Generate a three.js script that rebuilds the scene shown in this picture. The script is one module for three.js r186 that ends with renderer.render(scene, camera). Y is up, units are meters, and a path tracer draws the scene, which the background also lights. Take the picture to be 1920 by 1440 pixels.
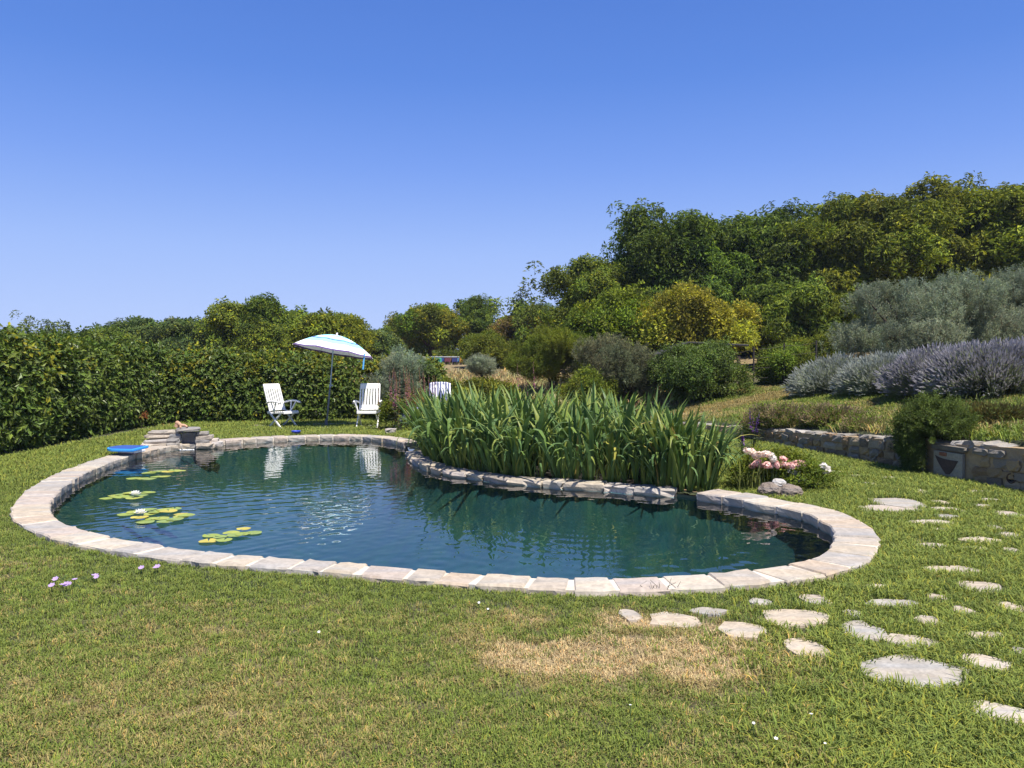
import * as THREE from 'three';
import { RoundedBoxGeometry } from 'three/addons/geometries/RoundedBoxGeometry.js';
import { mergeGeometries } from 'three/addons/utils/BufferGeometryUtils.js';

// ------------------------------------------------------------------ camera, sky, sun, exposure
const scene = new THREE.Scene();
const EYE = 1.6, F = 1444, PITCH = 0.0277;
const camera = new THREE.PerspectiveCamera(2 * Math.atan(720 / F) * 180 / Math.PI, 4 / 3, 0.1, 1500);
camera.position.set(0, EYE, 0);
camera.rotation.set(-PITCH, 0, 0);
const renderer = new THREE.WebGLRenderer({ antialias: true });
renderer.setSize(1024, 768);
renderer.toneMapping = THREE.LinearToneMapping;
const EXPO = 1.72;
renderer.toneMappingExposure = EXPO;
renderer.shadowMap.enabled = true;
renderer.shadowMap.type = THREE.PCFSoftShadowMap;

const SUN = new THREE.Vector3(0.27, 0.9, 0.36).normalize();
{
  const W = 256, H = 256, data = new Float32Array(W * H * 4);
  const lin = c => Math.pow((c / 255 + 0.055) / 1.055, 2.4);
  const stops = [[0, 192, 212, 255], [3, 184, 207, 255], [8, 163, 193, 253], [14, 126, 165, 243], [20, 98, 143, 228], [26, 86, 130, 216], [45, 66, 108, 194], [90, 48, 84, 164]];
  for (let j = 0; j < H; j++) for (let i = 0; i < W; i++) {
    const el = ((j + 0.5) / H - 0.5) * 180, az = ((i + 0.5) / W - 0.5) * 2 * Math.PI;
    let k = 0; const e = Math.max(0, el);
    while (k < stops.length - 2 && e > stops[k + 1][0]) k++;
    const a = stops[k], b = stops[k + 1], t = Math.min(1, Math.max(0, (e - a[0]) / (b[0] - a[0])));
    const d = new THREE.Vector3(Math.cos(az) * Math.cos(el * Math.PI / 180), Math.sin(el * Math.PI / 180), Math.sin(az) * Math.cos(el * Math.PI / 180));
    const g = 1 + 0.5 * Math.pow(Math.max(0, d.dot(SUN)), 8);
    for (let c = 0; c < 3; c++) data[(j * W + i) * 4 + c] = lin(a[c + 1] + (b[c + 1] - a[c + 1]) * t) * g / EXPO * (el < 0 ? 0.5 : 1);
    data[(j * W + i) * 4 + 3] = 1;
  }
  const sky = new THREE.DataTexture(data, W, H, THREE.RGBAFormat, THREE.FloatType);
  sky.mapping = THREE.EquirectangularReflectionMapping;
  sky.magFilter = sky.minFilter = THREE.LinearFilter; sky.needsUpdate = true;
  scene.background = sky; scene.environment = sky;
}
const sun = new THREE.DirectionalLight(new THREE.Color(1, 0.94, 0.84), 5);
sun.position.copy(SUN).multiplyScalar(60).add(new THREE.Vector3(0, 0, -14));
sun.target.position.set(0, 0, -14); scene.add(sun, sun.target);
sun.castShadow = true; sun.shadow.mapSize.set(4096, 4096);
Object.assign(sun.shadow.camera, { left: -35, right: 35, top: 35, bottom: -35, near: 1, far: 160 });

// ------------------------------------------------------------------ helpers
const V = (x, y, z) => new THREE.Vector3(x, y, z);
function RNG(a) { return () => { a |= 0; a = a + 0x6D2B79F5 | 0; let t = Math.imul(a ^ a >>> 15, 1 | a); t = t + Math.imul(t ^ t >>> 7, 61 | t) ^ t; return ((t ^ t >>> 14) >>> 0) / 4294967296; }; }
const sm = (a, b, x) => { const t = Math.min(1, Math.max(0, (x - a) / (b - a))); return t * t * (3 - 2 * t); };
const lerp = (a, b, t) => a + (b - a) * t;
const hash = (x, y) => { let h = Math.imul(x | 0, 374761393) + Math.imul(y | 0, 668265263) | 0; h = Math.imul(h ^ h >>> 13, 1274126177); return ((h ^ h >>> 16) >>> 0) / 4294967296; };
function noise(x, y, per = 0) {
  const xi = Math.floor(x), yi = Math.floor(y), u = x - xi, v = y - yi, w = per ? n => ((n % per) + per) % per : n => n;
  const a = u * u * (3 - 2 * u), b = v * v * (3 - 2 * v);
  return lerp(lerp(hash(w(xi), w(yi)), hash(w(xi + 1), w(yi)), a), lerp(hash(w(xi), w(yi + 1)), hash(w(xi + 1), w(yi + 1)), a), b);
}
const fbm = (x, y, o = 4, per = 0) => { let s = 0, a = 0.5, n = 0; for (let i = 0; i < o; i++) { s += a * noise(x + i * 17 * (per ? 0 : 1), y, per); n += a; a *= 0.5; x *= 2; y *= 2; per *= 2; } return s / n; };
const cosT = Math.cos(PITCH), sinT = Math.sin(PITCH);
function at(px, py, h = 0) {              // where the sight line through a spot of the photograph meets the level h
  const x = (px - 960) / F, y = -(py - 720) / F, yy = y * cosT - sinT, zz = -y * sinT - cosT, t = (h - EYE) / yy;
  return V(x * t, h, zz * t);
}
const acrossAt = (px, d) => (px - 960) / F * d;          // sideways metres at distance d
const levelAt = (py, d) => { const y = -(py - 720) / F; return EYE + d * (y * cosT - sinT) / (y * sinT + cosT); };

const used = {};
const numbered = n => { const k = used[n] = (used[n] || 0) + 1; return k === 1 ? n : n + '_' + String(k - 1).padStart(3, '0'); };
function tag(o, label, category, group, kind) {
  if (label) o.userData.label = label; if (category) o.userData.category = category;
  if (group) o.userData.group = group; if (kind) o.userData.kind = kind; return o;
}
function thing(name, label, category, [x, y, z] = [0, 0, 0], turn = 0, group) {
  const o = new THREE.Group(); o.name = numbered(name); scene.add(o); o.position.set(x, y, z); o.rotation.y = turn;
  return tag(o, label, category, group);
}
function mesh(name, geo, mat, parent = scene) {
  const m = new THREE.Mesh(geo, mat); m.name = parent === scene ? numbered(name) : name; m.castShadow = m.receiveShadow = true; parent.add(m); return m;
}
function dup(root, label, [x, y, z], turn, group) {
  const r = root.clone(); r.name = numbered(root.name.replace(/_\d{3}$/, '')); r.userData = { ...root.userData, label }; if (group) r.userData.group = group;
  scene.add(r); r.position.set(x, y, z); r.rotation.y = turn; return r;
}
class GB {                                                // loose triangles with a colour each
  constructor() { this.p = []; this.c = []; this.uv = []; }
  tri(a, b, c, col = [1, 1, 1], col2) { for (const v of [a, b, c]) { this.p.push(v.x, v.y, v.z); this.c.push(...col); this.uv.push(v.x + v.z * 0.7, v.y + v.z * 0.3); } return this; }
  quad(a, b, c, d, col) { this.tri(a, b, c, col); this.tri(a, c, d, col); return this; }
  done() {
    const g = new THREE.BufferGeometry();
    g.setAttribute('position', new THREE.Float32BufferAttribute(this.p, 3)); g.setAttribute('color', new THREE.Float32BufferAttribute(this.c, 3));
    g.setAttribute('uv', new THREE.Float32BufferAttribute(this.uv, 2)); g.computeVertexNormals(); return g;
  }
}
function tube(points, r0, r1, sides = 6) {
  const n = points.length, pos = [], idx = [], nor = [], uv = [];
  for (let i = 0; i < n; i++) {
    const t = points[Math.min(n - 1, i + 1)].clone().sub(points[Math.max(0, i - 1)]).normalize();
    const a = Math.abs(t.y) > 0.9 ? V(1, 0, 0) : V(0, 1, 0), u = a.clone().cross(t).normalize(), w = t.clone().cross(u), r = lerp(r0, r1, i / (n - 1));
    for (let k = 0; k <= sides; k++) { const q = k / sides * 2 * Math.PI, d = u.clone().multiplyScalar(Math.cos(q)).addScaledVector(w, Math.sin(q)); const p = points[i].clone().addScaledVector(d, r); pos.push(p.x, p.y, p.z); nor.push(d.x, d.y, d.z); uv.push(k / sides * 0.4, i * 0.3); }
  }
  for (let i = 0; i < n - 1; i++) for (let k = 0; k < sides; k++) { const a = i * (sides + 1) + k, b = a + sides + 1; idx.push(a, a + 1, b, a + 1, b + 1, b); }
  const g = new THREE.BufferGeometry(); g.setAttribute('position', new THREE.Float32BufferAttribute(pos, 3)); g.setAttribute('normal', new THREE.Float32BufferAttribute(nor, 3)); g.setAttribute('uv', new THREE.Float32BufferAttribute(uv, 2)); g.setIndex(idx); return g;
}
const bar = (a, b, w, t) => {                             // a board from a to b, w wide across x, t thick
  const len = a.distanceTo(b), g = new RoundedBoxGeometry(w, len, t, 1, Math.min(w, t) * 0.25), dir = b.clone().sub(a).normalize();
  g.applyQuaternion(new THREE.Quaternion().setFromUnitVectors(V(0, 1, 0), dir)); const m = a.clone().add(b).multiplyScalar(0.5); g.translate(m.x, m.y, m.z); return g;
};
const box = (w, h, d, x, y, z, r = 0.006) => { const g = new RoundedBoxGeometry(w, h, d, 1, Math.min(r, w / 3, h / 3, d / 3)); g.translate(x, y, z); return g; };
const merge = a => mergeGeometries(a.map(g => { g = g.index ? g.toNonIndexed() : g; for (const k of Object.keys(g.attributes)) if (!['position', 'normal', 'uv'].includes(k)) g.deleteAttribute(k); return g; }));

function tex(size, f, srgb = true, rep = 1) {
  const d = new Uint8Array(size * size * 4);
  for (let j = 0; j < size; j++) for (let i = 0; i < size; i++) { const c = f(i / size, j / size); for (let k = 0; k < 3; k++) d[(j * size + i) * 4 + k] = Math.max(0, Math.min(255, c[k] * 255)); d[(j * size + i) * 4 + 3] = 255; }
  const t = new THREE.DataTexture(d, size, size); t.wrapS = t.wrapT = THREE.RepeatWrapping; t.magFilter = THREE.LinearFilter; t.minFilter = THREE.LinearMipmapLinearFilter; t.generateMipmaps = true;
  if (srgb) t.colorSpace = THREE.SRGBColorSpace; t.repeat.set(rep, rep); t.needsUpdate = true; return t;
}
const stoneTex = tex(512, (u, v) => { const a = fbm(u * 6, v * 6, 5, 6), b = fbm(u * 40, v * 40, 2, 40), c = fbm(u * 3 + 0.5, v * 9, 3, 0 || 3); const k = 0.8 + 0.2 * a + 0.12 * (b - 0.5) - 0.1 * sm(0.56, 0.7, a), w = (c - 0.5) * 0.09; return [k + w * 0.8, k + w * 0.2, k - w * 0.7]; });
const stoneBump = tex(512, (u, v) => { const k = 0.6 * fbm(u * 8, v * 8, 5, 8) + 0.4 * fbm(u * 48, v * 48, 2, 48); return [k, k, k]; }, false);
const soilTex = tex(512, (u, v) => { const a = fbm(u * 8, v * 8, 5, 8), b = fbm(u * 90, v * 90, 2, 90); const k = 0.55 + 0.35 * a + 0.5 * (b - 0.5); return [k, k, k * 0.96]; });
const liC = (r, g, b) => new THREE.Color().setRGB(r, g, b);
const std = (c, roughness = 0.8, o = {}) => new THREE.MeshStandardMaterial({ color: liC(...c), roughness, ...o });
const leafMat = (c, o = {}) => new THREE.MeshPhysicalMaterial({ color: liC(...c), roughness: 0.95, transmission: 0.35, thickness: 0, side: THREE.DoubleSide, vertexColors: true, specularIntensity: 0.35, clearcoat: 0, clearcoatRoughness: 0.45, ...o });
const stoneMat = (c, b = 0.006) => std(c, 0.88, { map: stoneTex, bumpMap: stoneBump, bumpScale: b });
const barkMat = std([0.09, 0.065, 0.045], 0.95, { map: stoneTex, bumpMap: stoneBump, bumpScale: 0.02 });

// ------------------------------------------------------------------ the lie of the land
const wallX = d => 6.26 - 0.2156 * (d - 9.4);
const WT = [[0, 0.62], [8, 0.6], [9.4, 0.55], [11, 0.46], [14, 0.32], [17, 0.19], [18.6, 0.12], [20, 0], [999, 0]];
const pl = (T, x) => { let k = 0; while (k < T.length - 2 && x > T[k + 1][0]) k++; const a = T[k], b = T[k + 1]; return lerp(a[1], b[1], Math.min(1, Math.max(0, (x - a[0]) / (b[0] - a[0])))); };
const sideOf = (x, d) => (x - wallX(d)) * 0.978;
function ground(x, z) {
  const d = -z, s = sideOf(x, d);
  let t = 0;
  if (s > 0) t = pl(WT, d) * sm(0.1, 0.26, s) + 0.2 * Math.min(s, 4) + 0.1 * Math.min(12, Math.max(0, s - 4));
  const f = 1.45 * sm(22, 47, d);
  return t + f / (1 + 1.5 * t) + 0.02 * (fbm(x * 0.5 + 40, z * 0.5, 2) - 0.5);
}

// pond outline (inner edge of the stone rim), as ground points
const CT = 0.05, WL = -0.042;
const rimPx = [[1305, 923], [1378, 934], [1433, 945], [1469, 951], [1511, 962], [1539, 974], [1558, 987], [1565, 1003], [1563, 1019], [1550, 1033], [1525, 1046], [1483, 1057], [1422, 1066], [1359, 1073], [1268, 1079], [1201, 1082], [1086, 1084], [1000, 1081], [850, 1072], [693, 1059], [620, 1053], [547, 1047], [467, 1041], [397, 1035], [328, 1026], [251, 1014], [197, 1004], [164, 996], [138, 987], [118, 978], [98, 965], [92, 951], [101, 930], [118, 913], [146, 893], [180, 877], [222, 861], [264, 848], [305, 839], [340, 834], [399, 828], [451, 824], [520, 820], [614, 817], [684, 818], [731, 823], [757, 830]];
const edgePx = [[762, 843], [770, 855], [783, 865], [800, 871], [830, 879], [862, 884], [909, 889], [946, 895], [984, 898], [1021, 901], [1089, 906], [1155, 910], [1192, 913], [1233, 916], [1268, 918]];
const curveOf = (px, n) => new THREE.CatmullRomCurve3(px.map(p => at(p[0], p[1], CT)), false, 'centripetal').getSpacedPoints(n);
const rim = curveOf(rimPx, 260), edge = curveOf(edgePx, 60);
const pondPoly = [...rim, ...edge];
const centre = V(-0.6, 0, -9.6);
function inPoly(P, x, z) { let c = false; for (let i = 0, j = P.length - 1; i < P.length; j = i++) { const a = P[i], b = P[j]; if ((a.z > z) !== (b.z > z) && x < (b.x - a.x) * (z - a.z) / (b.z - a.z) + a.x) c = !c; } return c; }
function distPoly(P, x, z, closed = true) { let m = 1e9; for (let i = 0, n = P.length; i < n - (closed ? 0 : 1); i++) { const a = P[i], b = P[(i + 1) % n], dx = b.x - a.x, dz = b.z - a.z, l = dx * dx + dz * dz || 1e-9, t = Math.min(1, Math.max(0, ((x - a.x) * dx + (z - a.z) * dz) / l)); m = Math.min(m, Math.hypot(x - a.x - dx * t, z - a.z - dz * t)); } return m; }
const coarse = pondPoly.filter((_, i) => i % 3 === 0);

// how wide the rim is on each side
const rimWide = p => { const dx = p.x - centre.x, dz = p.z - centre.z, a = Math.atan2(dz, dx); return 0.345 + 0.09 * Math.max(0, Math.cos(a)) - 0.09 * Math.max(0, Math.sin(a)) + 0.03 * Math.max(0, -Math.cos(a)); };
const rimN = rim.map((p, i) => { const t = rim[Math.min(rim.length - 1, i + 1)].clone().sub(rim[Math.max(0, i - 1)]).normalize(); const n = V(t.z, 0, -t.x); if (n.dot(p.clone().sub(centre)) < 0) n.negate(); return n; });
const edgeN = edge.map((p, i) => { const t = edge[Math.min(edge.length - 1, i + 1)].clone().sub(edge[Math.max(0, i - 1)]).normalize(); const n = V(t.z, 0, -t.x); if (n.z > 0) n.negate(); return n; });
const bed = [...edge.map((p, i) => p.clone().addScaledVector(edgeN[i], 0.3)), V(2.7, 0, -10.6), V(2.6, 0, -12.0), V(1.8, 0, -13.2), V(0.3, 0, -14.2), V(-0.9, 0, -16.4), V(-1.7, 0, -16.2)];

// lawn dryness 0 green .. 1 straw
function dryness(x, z) {
  const p = (cx, cz, rx, rz) => Math.max(0, 1 - Math.hypot((x - cx) / rx, (z - cz) / rz));
  let v = 0.27 + 0.8 * (fbm(x * 0.9 + 7, z * 0.9 + 3, 4) - 0.5);
  v += 0.4 * (fbm(x * 5 + 1, z * 5, 2) - 0.5);
  const a = at(1125, 1200), b = at(1330, 1225), c = at(1270, 1235), e = at(1020, 1230), f = at(150, 1350);
  const br = -0.5 + 2.3 * fbm(x * 2.9 + 2, z * 2.9, 4); v += br * (1.6 * p(a.x, a.z, 1.0, 0.85) + 1.3 * p(b.x, b.z, 0.65, 0.6) + 0.7 * p(c.x, c.z, 1.0, 0.5) + 0.7 * p(e.x, e.z, 0.6, 0.6)) + 0.35 * p(f.x, f.z, 1.4, 0.6);
  v -= 0.5 * sm(1.2, 2.4, x + (z + 4) * 0.25) + 0.35 * sm(0.6, 0.1, distPoly(coarse, x, z) - 0.35);
  v -= 0.3 * sm(-8, -11, z);
  if (sideOf(x, -z) > 0.3) v += 0.2;
  v += 1.2 * sm(0.9, 0.4, Math.abs(z + 20.8 + 0.05 * x)) * sm(3.0, 4.2, x); v = Math.min(1, Math.max(0, v));
  return lerp(v, 1, sm(24, 30, -z));
}

// ------------------------------------------------------------------ ground
{
  const line = (a, b, s) => { const o = []; for (let v = a; v < b - 1e-6; v += s) o.push(v); return o; };
  const xs = [...[-500, -300, -160, -90, -55, -35, -25, -18, -14, -11], ...line(-9.6, 12.05, 0.12), 12.6, 14, 17, 22, 30, 45, 80, 150, 300, 500];
  const zs = [60, 30, 12, 5, 1, ...line(-1.5, -20.05, -0.12).length ? [] : []];
  for (let v = -1.5; v > -20; v -= 0.12) zs.push(v);
  for (let v = -20; v > -50; v -= 0.8) zs.push(v);
  zs.push(-50, -56, -64, -75, -95, -130, -200, -300, -500, -800);
  const pos = [], col = [], uv = [], idx = [], nx = xs.length;
  for (const z of zs) for (const x of xs) {
    pos.push(x, ground(x, z), z); uv.push(x / 1.3, z / 1.3);
    const d = dryness(x, z), soil = inPoly(bed, x, z);
    const g = [0.07, 0.085, 0.03], s = [0.46, 0.34, 0.19], far = [0.42, 0.31, 0.16];
    const f = sm(25, 34, -z);
    for (let k = 0; k < 3; k++) col.push(soil ? [0.05, 0.04, 0.03][k] : lerp(lerp(g[k], s[k], d * 0.9), far[k], f));
  }
  const okv = (i, j) => { const x = (xs[i] + xs[i + 1]) / 2, z = (zs[j] + zs[j + 1]) / 2; if (x < -8 || x > 5 || z > -4.5 || z < -18) return true; return !(inPoly(pondPoly, x, z) || distPoly(coarse, x, z) < 0.13); };
  for (let j = 0; j < zs.length - 1; j++) for (let i = 0; i < nx - 1; i++) if (okv(i, j)) { const a = j * nx + i, b = a + nx; idx.push(a, a + 1, b, a + 1, b + 1, b); }
  const g = new THREE.BufferGeometry();
  g.setAttribute('position', new THREE.Float32BufferAttribute(pos, 3)); g.setAttribute('color', new THREE.Float32BufferAttribute(col, 3)); g.setAttribute('uv', new THREE.Float32BufferAttribute(uv, 2)); g.setIndex(idx); g.computeVertexNormals();
  tag(mesh('ground', g, std([1, 1, 1], 0.97, { vertexColors: true, map: soilTex, bumpMap: soilTex, bumpScale: 0.012 })), 'lawn ground rising to the terrace and the dry field', null, null, 'structure');
}

// ------------------------------------------------------------------ pond: basin and water
{
  const P = [...rim.map((p, i) => p.clone().addScaledVector(rimN[i], 0.06)), ...edge.map((p, i) => p.clone().addScaledVector(edgeN[i], 0.06))], n = P.length, Pc = P.filter((_, i) => i % 3 === 0);
  const pos = [], uv = [], idx = [], bx = -7.6, bz = -17.8, bc = 0.1, bnx = 116, bnz = 130;
  const deep = (x, z) => { if (!inPoly(P, x, z)) return -0.16; const d = distPoly(Pc, x, z); return -0.16 - 1.35 * (1 - Math.exp(-d / 0.85)) + 0.12 * (fbm(x * 1.2, z * 1.2, 3) - 0.5) * sm(0, 0.6, d); };
  for (let j = 0; j < bnz; j++) for (let i = 0; i < bnx; i++) { const x = bx + i * bc, z = bz + j * bc; pos.push(x, deep(x, z), z); uv.push(x / 2.2, z / 2.2); }
  for (let j = 0; j < bnz - 1; j++) for (let i = 0; i < bnx - 1; i++) { const x = bx + (i + 0.5) * bc, z = bz + (j + 0.5) * bc; if (!inPoly(P, x, z) && distPoly(Pc, x, z) > 0.16) continue; const a = j * bnx + i, b = a + bnx; idx.push(a, b, a + 1, a + 1, b, b + 1); }
  const w0 = pos.length / 3; let along = 0; P.forEach((p, i) => { along += i ? p.distanceTo(P[i - 1]) : 0; pos.push(p.x, WL + 0.03, p.z, p.x, -0.3, p.z); uv.push(along / 2.2, 0, along / 2.2, 0.25); });
  for (let i = 0; i < n; i++) { const a = w0 + i * 2, b = w0 + ((i + 1) % n) * 2; idx.push(a, a + 1, b, b, a + 1, b + 1); }
  const g = new THREE.BufferGeometry(); g.setAttribute('position', new THREE.Float32BufferAttribute(pos, 3)); g.setAttribute('uv', new THREE.Float32BufferAttribute(uv, 2)); g.setIndex(idx); g.computeVertexNormals();
  const algae = tex(512, (u, v) => { const a = fbm(u * 11, v * 11, 5, 11), b = fbm(u * 34, v * 34, 3, 34), m = sm(0.25, 0.75, a); return [lerp(0.11, 0.135, m) + 0.05 * (b - 0.5), lerp(0.195, 0.21, m) + 0.07 * (b - 0.5), lerp(0.19, 0.15, m) + 0.05 * (b - 0.5)]; });
  tag(mesh('pond_basin', g, std([1, 1, 1], 0.9, { map: algae, side: THREE.DoubleSide })), 'blue green algae covered basin of the swimming pond', null, null, 'structure');

  const c = 0.026, x0 = -7.3, x1 = 3.7, z0 = -17.5, z1 = -5.1, nx = Math.round((x1 - x0) / c), nz = Math.round((z1 - z0) / c);
  const rnd = RNG(5), waves = [];
  for (let i = 0; i < 26; i++) { const L = 0.1 * Math.pow(3.2, rnd()), a = Math.PI / 2 + (rnd() - 0.5) * 2.0, k = 2 * Math.PI / L; waves.push([Math.cos(a) * k, Math.sin(a) * k, rnd() * 6.3, 0.0052 / k * (0.5 + rnd())]); }
  const src = [at(352, 840, WL), at(820, 1056, WL), at(1100, 985, WL)], pos2 = [], nor = [], uv2 = [], ix = [], id = new Int32Array((nx + 1) * (nz + 1)).fill(-1); let m = 0;
  const height = (x, z) => {
    let h = 0; const gust = 0.45 + 0.9 * sm(0.3, 0.7, fbm(x * 0.5 + 3, z * 0.35 + 9, 2));
    for (const [a, b, p, A] of waves) h += A * Math.sin(a * x + b * z + p);
    h *= gust;
    src.forEach((s, i) => { const r = Math.hypot(x - s.x, z - s.z); h += [0.0016, 0.0007, 0.0011][i] * Math.sin(r * [24, 42, 32][i]) * Math.exp(-r / [2.4, 0.5, 1.3][i]); });
    return WL + h;
  };
  const inside = (x, z) => inPoly(pondPoly, x, z) || distPoly(coarse, x, z) < 0.07;
  const keep = new Uint8Array(nx * nz);
  for (let j = 0; j < nz; j++) for (let i = 0; i < nx; i++) {
    const x = x0 + (i + 0.5) * c, z = z0 + (j + 0.5) * c;
    keep[j * nx + i] = inside(x, z) ? 1 : 0;
  }
  const vert = (i, j) => { const k = j * (nx + 1) + i; if (id[k] < 0) { const x = x0 + i * c, z = z0 + j * c, e = 0.008, h = height(x, z), hx = (height(x + e, z) - h) / e, hz = (height(x, z + e) - h) / e, l = Math.hypot(hx, 1, hz); pos2.push(x, h, z); nor.push(-hx / l, 1 / l, -hz / l); uv2.push(x, z); id[k] = m++; } return id[k]; };
  for (let j = 0; j < nz; j++) for (let i = 0; i < nx; i++) if (keep[j * nx + i]) { const a = vert(i, j), b = vert(i + 1, j), d = vert(i, j + 1), e = vert(i + 1, j + 1); ix.push(a, d, b, b, d, e); }
  const w = new THREE.BufferGeometry(); w.setAttribute('position', new THREE.Float32BufferAttribute(pos2, 3)); w.setAttribute('normal', new THREE.Float32BufferAttribute(nor, 3)); w.setAttribute('uv', new THREE.Float32BufferAttribute(uv2, 2)); w.setIndex(ix);
  tag(mesh('water', w, new THREE.MeshPhysicalMaterial({ color: liC(0.6, 0.93, 1), transmission: 1, thickness: 0, roughness: 0.015, ior: 1.33, side: THREE.DoubleSide })), 'rippled clear water of the pond', null, null, 'structure');
}

// ------------------------------------------------------------------ rim and bed edging stones
const rimMats = [[0.47, 0.41, 0.335], [0.51, 0.44, 0.345], [0.49, 0.40, 0.305], [0.44, 0.40, 0.35], [0.53, 0.47, 0.38], [0.47, 0.40, 0.34], [0.42, 0.385, 0.345]].map(c => stoneMat(c));
function slabFrom(inner, outer, top, bottom, rnd, rough) {            // a stone slab between two short lines
  const g = new GB(), n = inner.length, up = inner.map(p => p.clone()), uo = outer.map(p => p.clone()), col = [1, 1, 1], bev = 0.014;
  const loop = [...up, ...uo.reverse()], c = loop.reduce((a, p) => a.add(p), V(0, 0, 0)).multiplyScalar(1 / loop.length);
  loop.forEach((p, i) => { p.x += (rnd() - 0.5) * rough; p.z += (rnd() - 0.5) * rough; });
  const lift = loop.map(() => (rnd() - 0.5) * 0.008), tilt = [(rnd() - 0.5) * 0.02, (rnd() - 0.5) * 0.02];
  const T = loop.map((p, i) => { const q = p.clone().lerp(c, bev / Math.max(0.05, p.distanceTo(c))); q.y = top + lift[i] * 0.4 + (q.x - c.x) * tilt[0] + (q.z - c.z) * tilt[1]; return q; });
  const M = loop.map((p, i) => V(p.x, T[i].y - bev, p.z)), K = loop.map((p, i) => V(p.x + (rnd() - 0.5) * rough * 1.4, lerp(top, bottom, 0.5) + (rnd() - 0.5) * 0.02, p.z + (rnd() - 0.5) * rough * 1.4)), B = loop.map((p, i) => V(p.x + (c.x - p.x) * 0.06, bottom, p.z + (c.z - p.z) * 0.06));
  const m = V(c.x, T.reduce((a, p) => a + p.y, 0) / T.length + 0.001, c.z);
  for (let i = 0; i < loop.length; i++) { const j = (i + 1) % loop.length; g.tri(m, T[i], T[j]); g.quad(T[i], M[i], M[j], T[j]); g.quad(M[i], K[i], K[j], M[j]); g.quad(K[i], B[i], B[j], K[j]); }
  const o = g.done(); const P = o.attributes.position, U = o.attributes.uv, ox = rnd() * 3, oz = rnd() * 3; for (let i = 0; i < P.count; i++) U.setXY(i, P.getX(i) / 0.9 + ox, (P.getZ(i) + P.getY(i)) / 0.9 + oz);
  return o;
}
{
  const rnd = RNG(11);
  const root = new THREE.Group(); root.name = 'pond_rim'; scene.add(root); tag(root, 'ring of pale flat stones set in mortar round the pond', null, null, 'structure');
  let i = 0; const step = rim[0].distanceTo(rim[1]);
  while (i < rim.length - 2) {
    const wide = 0.25 + rnd() * 0.18 + (rnd() < 0.1 ? 0.1 : 0), j = Math.min(rim.length - 1, i + Math.max(2, Math.round(wide / step)));
    const gap = 0.013 + rnd() * 0.01, I = [], O = [], k = Math.max(2, j - i), skew = (rnd() - 0.5) * 0.09;
    for (let q = 0; q <= 3; q++) {
      const f = i + (j - i) * q / 3, a = Math.floor(f), b = Math.min(rim.length - 1, a + 1), p = rim[a].clone().lerp(rim[b], f - a), n = rimN[a].clone().lerp(rimN[b], f - a).normalize(), t = V(-n.z, 0, n.x), back = q === 0 ? 1 : q === 3 ? -1 : 0;
      const dir = Math.sign(t.dot(rim[j].clone().sub(rim[i]))) || 1, w = rimWide(p) + (rnd() - 0.5) * 0.03;
      I.push(p.clone().addScaledVector(t, dir * gap * back).addScaledVector(n, -0.008 + (rnd() - 0.5) * 0.024));
      O.push(p.clone().addScaledVector(n, w).addScaledVector(t, dir * (gap * back + skew)));
    }
    mesh('rim_stone', slabFrom(I, O, CT + (rnd() - 0.5) * 0.012, WL - 0.012, rnd, 0.012), rimMats[Math.floor(rnd() * rimMats.length)], root);
    i = j;
  }
  const g = new GB();                                   // mortar bed and the wall under it
  for (let q = 0; q < rim.length - 1; q++) {
    const a = rim[q].clone().addScaledVector(rimN[q], 0.015), b = rim[q + 1].clone().addScaledVector(rimN[q + 1], 0.015), c = rim[q].clone().addScaledVector(rimN[q], rimWide(rim[q]) - 0.01), d = rim[q + 1].clone().addScaledVector(rimN[q + 1], rimWide(rim[q + 1]) - 0.01);
    const y = CT - 0.009, L = (p, h) => V(p.x, h, p.z);
    g.quad(L(a, y), L(b, y), L(d, y), L(c, y)); g.quad(L(a, y), L(a, WL + 0.004), L(b, WL + 0.004), L(b, y)); g.quad(L(c, y), L(d, y), L(d, -0.1), L(c, -0.1));
  }
  const mo = g.done(), P = mo.attributes.position, U = mo.attributes.uv; for (let i = 0; i < P.count; i++) U.setXY(i, P.getX(i), P.getZ(i) + P.getY(i));
  mesh('mortar', mo, stoneMat([0.68, 0.61, 0.51], 0.004), root);
}
const roughStone = (w, h, d, rnd, amt = 0.12) => {
  const g = new THREE.BoxGeometry(w, h, d, 3, 2, 3).toNonIndexed(), P = g.attributes.position, m = {}; const s = Math.min(w, h, d);
  for (let i = 0; i < P.count; i++) {
    const x = P.getX(i), y = P.getY(i), z = P.getZ(i), k = [x, y, z].map(v => v.toFixed(4)).join();
    if (!m[k]) { const ex = Math.abs(x) > w * 0.49, ey = Math.abs(y) > h * 0.49, ez = Math.abs(z) > d * 0.49, n = ex + ey + ez, r = n > 1 ? 0.88 + 0.1 * rnd() : 1; m[k] = [x * r + (rnd() - 0.5) * amt * s * 2, y * (n > 1 ? 0.9 : 1) + (rnd() - 0.5) * amt * s, z * r + (rnd() - 0.5) * amt * s * 2]; }
    P.setXYZ(i, ...m[k]);
  }
  g.computeVertexNormals(); const U = g.attributes.uv, o = rnd() * 5; for (let i = 0; i < P.count; i++) U.setXY(i, (P.getX(i) + P.getZ(i) * 0.6) / 0.8 + o, (P.getY(i) + P.getZ(i) * 0.5) / 0.8 + o * 0.7); return g;
};
const greyMats = [[0.37, 0.325, 0.28], [0.45, 0.39, 0.32], [0.30, 0.28, 0.26], [0.54, 0.48, 0.42]].map(c => stoneMat(c, 0.012));
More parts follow.
